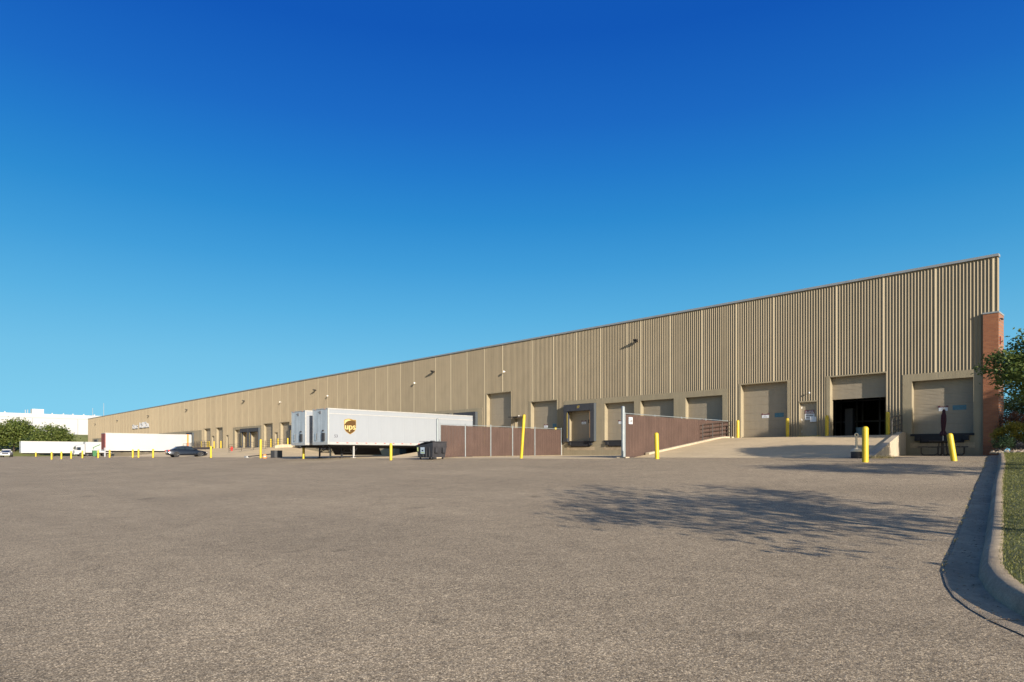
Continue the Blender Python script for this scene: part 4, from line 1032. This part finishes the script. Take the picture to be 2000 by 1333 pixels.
# far trees at left
tree((-243, 27.2, terr(-243, 27)), 4.9, (6.2, 6.0, 4.4), 'large round tree at the left edge before the white warehouse', k=330, n=36, spread=.75, size=.30, m=LEAFT, seed=21, lump=.2, trunk_r=.3)
tree((-231, 35.0, terr(-231, 35)), 4.9, (4.9, 4.8, 4.1), 'round tree in front of the middle of the white warehouse', k=280, n=34, spread=.7, size=.27, m=LEAFT, seed=22, lump=.25, trunk_r=.25)
tree((-239, 31.4, terr(-239, 31)), 3.6, (2.9, 2.9, 2.6), 'low dark tree squeezed between the two round trees', k=110, n=34, spread=.5, size=.25, seed=23, m=LEAFD, trunk_r=.15)
tree((-276, 59, terr(-276, 59)), 1.0, (1.3, 1.3, 1.0), 'little bush on the bank near the warehouse end', k=24, n=25, spread=.25, size=.18, seed=24, trunk_r=.06, cat='bush', name='bush', limbs=3)
def bush(loc, rad, m, label, k, n, size, seed, spread=.12):
    o = thing('shrub', label, 'shrub', loc)
    b = MB(); r2 = random.Random(seed)
    for i in range(9): a = r2.random()*6.28; b.tube((0, 0, -.05), (math.cos(a)*rad[0]*.6, math.sin(a)*rad[1]*.6, rad[2]*(1+.4*r2.random())), .015, 5, .005)
    b.build('stems', BARK, o); leaves('foliage', m, clusters(k, rad, .5, -.5, .15, seed)+np.array([0, 0, rad[2]*.85]), n, spread, size, o)
    return o
bush((-5.75, 38.0, .36), (.78, .8, .62), LEAFY, 'yellow green rounded shrub in the stone bed', 170, 45, .035, 31, .09)
bush((-5.9, 36.9, .22), (.42, .4, .34), LEAFD, 'low dark green shrub at the foot of the yellow one', 60, 40, .035, 32, .08)
bush((-4.8, 37.3, .33), (.5, .5, .3), LEAFB, 'low spreading shrub at the right of the stone bed', 60, 40, .035, 33, .08)
bush((-6.7, 45.5, .8), (1.6, 1.5, 1.5), LEAFD, 'dark green shrub right behind the brick corner', 200, 45, .05, 34, .16)
bush((-5.2, 47, .8), (2.2, 1.8, 1.8), LEAF, 'broad green shrub behind the yellow shrub', 230, 45, .055, 35, .18)
bush((-6.1, 41.3, .75), (.8, .6, .75), LEAFR, 'reddish shrub between the yellow shrub and the dark ones', 90, 40, .04, 36, .1)
bush((-3.2, 44.5, .8), (2.4, 2, 2.1), LEAFD, 'tall dark shrub at the right edge behind the maple', 240, 45, .06, 37, .2)
# stone bed with river stones
def lawnz(x, y):
    d = max(x-(lipx(y)+.56), 0); d = max(x-(lipx(y-.25*d)+.56), 0); yy = y-.25*d
    return lawn_h(d, g(lipx(yy), yy))
b = MB(); gx_ = [k*.5 for k in range(21)]; gy_ = [k*.25 for k in range(50)]
rows_ = []
for j in gy_:
    y = 35.6+j
    for i_ in gx_:
        x = max(-6.1+i_, lipx(y)+.75) if y < 39 else -6.3+i_
        edge = 36.4-1.1*min(max((x+6.3)/3, 0), 3)
        yy = max(y, edge); b.v.append((x, yy, lawnz(x, yy)+min(.12*(yy-edge), .9)+(.03 if yy > edge else .01)))
for j in range(len(gy_)-1):
    for i_ in range(20): n0_ = j*21+i_; b.f.append((n0_, n0_+1, n0_+22, n0_+21)); b.m.append(0)
tag(b.build('planting_bed', SOIL), kind='structure')
sm_ = MB()
for i in range(900):
    x = random.uniform(-6.5, -2.5); y = random.uniform(35.2, 41)
    if x < -6.35+.2*(41-y)*0 or (y < 36.0 and x < -5.3): continue
    s_ = random.uniform(.025, .075); z0 = lawnz(x, y)+.03+.12*max(y-(36.5-1.1*(x+6.3)/3), 0)
    if y < 36.5-1.1*(x+6.3)/3: continue
    k_ = len(sm_.v); a = random.random()*3
    for (px_, py_, pz_) in ((1, 0, 0), (.3, .9, 0), (-.9, .4, 0), (-.6, -.8, 0), (.6, -.8, 0)):
        sm_.v.append((x+s_*(px_*math.cos(a)-py_*math.sin(a)), y+s_*(px_*math.sin(a)+py_*math.cos(a)), z0-.01))
    sm_.v.append((x, y, z0+s_*.8))
    for q in range(5): sm_.f.append((k_+q, k_+(q+1) % 5, k_+5)); sm_.m.append(0)
tag(sm_.build('river_stones', STONE), kind='stuff')
e = MB()
for i in range(26):
    t = i/25; x = -6.3+2.9*t; y = 36.5-1.25*t
    e.lathe([(.055, -.05), (.07, .015), (.045, .045), (.01, .055)], 7, (x+.03*math.sin(i*3), y+.05*math.cos(i*5), lawnz(x, y)+.01))
tag(e.build('edging_stones', mat('pale_edging_stone', (.26, .22, .165), .8, n=[(5, .2)])), 'pale stones edging the planting bed', 'stones', kind='stuff')

# grass blades on the lawn sliver that the view takes in
N = 70000
t = rng.random(N)**1.0; idx = rng.random(N)
LBa = np.array([(p.x, p.y) for p in LB]); seg = np.linalg.norm(np.diff(LBa, axis=0), axis=1); cum = np.concatenate([[0], np.cumsum(seg)])
smax = cum[[i for i, p in enumerate(LB) if p.y > 5.9][-1]]
s_ = rng.random(N)*smax; bx = np.interp(s_, cum, LBa[:, 0]); by = np.interp(s_, cum, LBa[:, 1])
wd = np.where(by > 12, 1.6+by*.06, 2.3); dd = -.03+rng.random(N)**1.3*wd
ex = np.where(by > 8.6, 1.0, .8); ey = np.where(by > 8.6, .25, .55)
px = bx+ex*dd; py = by+ey*dd
gz = np.array([g(x, y) for x, y in zip(bx, by)])+.155+.03*np.minimum(dd, 3)
h = rng.uniform(.018, .04, N)*np.where(dd < .05, 1.2, 1); an = rng.random(N)*6.283; wv = .004+.00022*by*1.0
lx_ = rng.normal(0, .018, N); ly_ = rng.normal(0, .018, N)
V = np.empty((N, 3, 3)); V[:, 0] = np.stack([px-np.cos(an)*wv, py-np.sin(an)*wv, gz], 1); V[:, 1] = np.stack([px+np.cos(an)*wv, py+np.sin(an)*wv, gz], 1); V[:, 2] = np.stack([px+lx_, py+ly_, gz+h], 1)
me = bpy.data.meshes.new('grass'); me.vertices.add(N*3); me.vertices.foreach_set('co', V.ravel().astype(np.float32)); me.loops.add(N*3)
me.loops.foreach_set('vertex_index', np.arange(N*3, dtype=np.int32)); me.polygons.add(N); me.polygons.foreach_set('loop_start', np.arange(0, N*3, 3, dtype=np.int32))
me.materials.append(BLADE); me.update(calc_edges=True); me.validate()
gr = bpy.data.objects.new('grass', me); COL.objects.link(gr); tag(gr, 'short green lawn grass with yellow patches behind the kerb', 'grass', kind='stuff')

# dry weeds at the foot of the ramp wall, along the lip and fence
W_ = MB()
def tuft(x, y, z, n, h, sp_):
    for _ in range(n):
        a = random.random()*6.28; x0 = x+random.gauss(0, sp_); y0 = y+random.gauss(0, sp_); hh = h*random.uniform(.5, 1.2); lx = random.gauss(0, hh*.4); ly = random.gauss(0, hh*.4); w_ = .006
        W_.quad((x0-math.cos(a)*w_, y0-math.sin(a)*w_, z), (x0+math.cos(a)*w_, y0+math.sin(a)*w_, z), (x0+lx, y0+ly, z+hh))
for i in range(8): tuft(-9.2+.1*i, 29.75+.02*i, g(-9.2, 29.7), 40, .16, .06)
for i in range(60):
    k = random.random()**1.3; y = 7+k*26; x = lipx(y)+.0 if y > 8.6 else None
    if x: tuft(x-.01, y, g(x, y), 7, .035, .03)
for i in range(40): y = 28.3+random.random()*12.6; tuft(-36.68, y, g(-36.7, y), 6, .09, .05)
tag(W_.build('weeds', m_leaf('dry_weed', (.20, .17, .07), (.42, .34, .16), .3)), 'dry weed tufts at the wall foot and along the asphalt edge', 'weeds', kind='stuff')
L_ = MB()
for i in range(420):
    k = random.random()**1.5; y = 6.2+k*26; 
    idx_ = min(range(len(LIPd)), key=lambda q: abs(LIPd[q].y-y)); p = LIPd[idx_]
    d_x = random.random()**.6*.31; x = p.x+d_x; yy_ = p.y+random.uniform(-.3, .3)
    z = g(p.x, p.y)+.022; a = random.random()*6.28; s1 = random.uniform(.008, .022)
    L_.quad((x+s1*math.cos(a), yy_+s1*math.sin(a), z), (x-s1*.5*math.sin(a), yy_+s1*.5*math.cos(a), z+.006), (x-s1*math.cos(a), yy_-s1*math.sin(a), z), (x+s1*.5*math.sin(a), yy_-s1*.5*math.cos(a), z+.004))
tag(L_.build('leaf_litter', m_leaf('dead_leaf', (.10, .06, .03), (.28, .19, .09), .1)), 'dead leaves and grit lying in the gutter', 'leaf litter', kind='stuff')
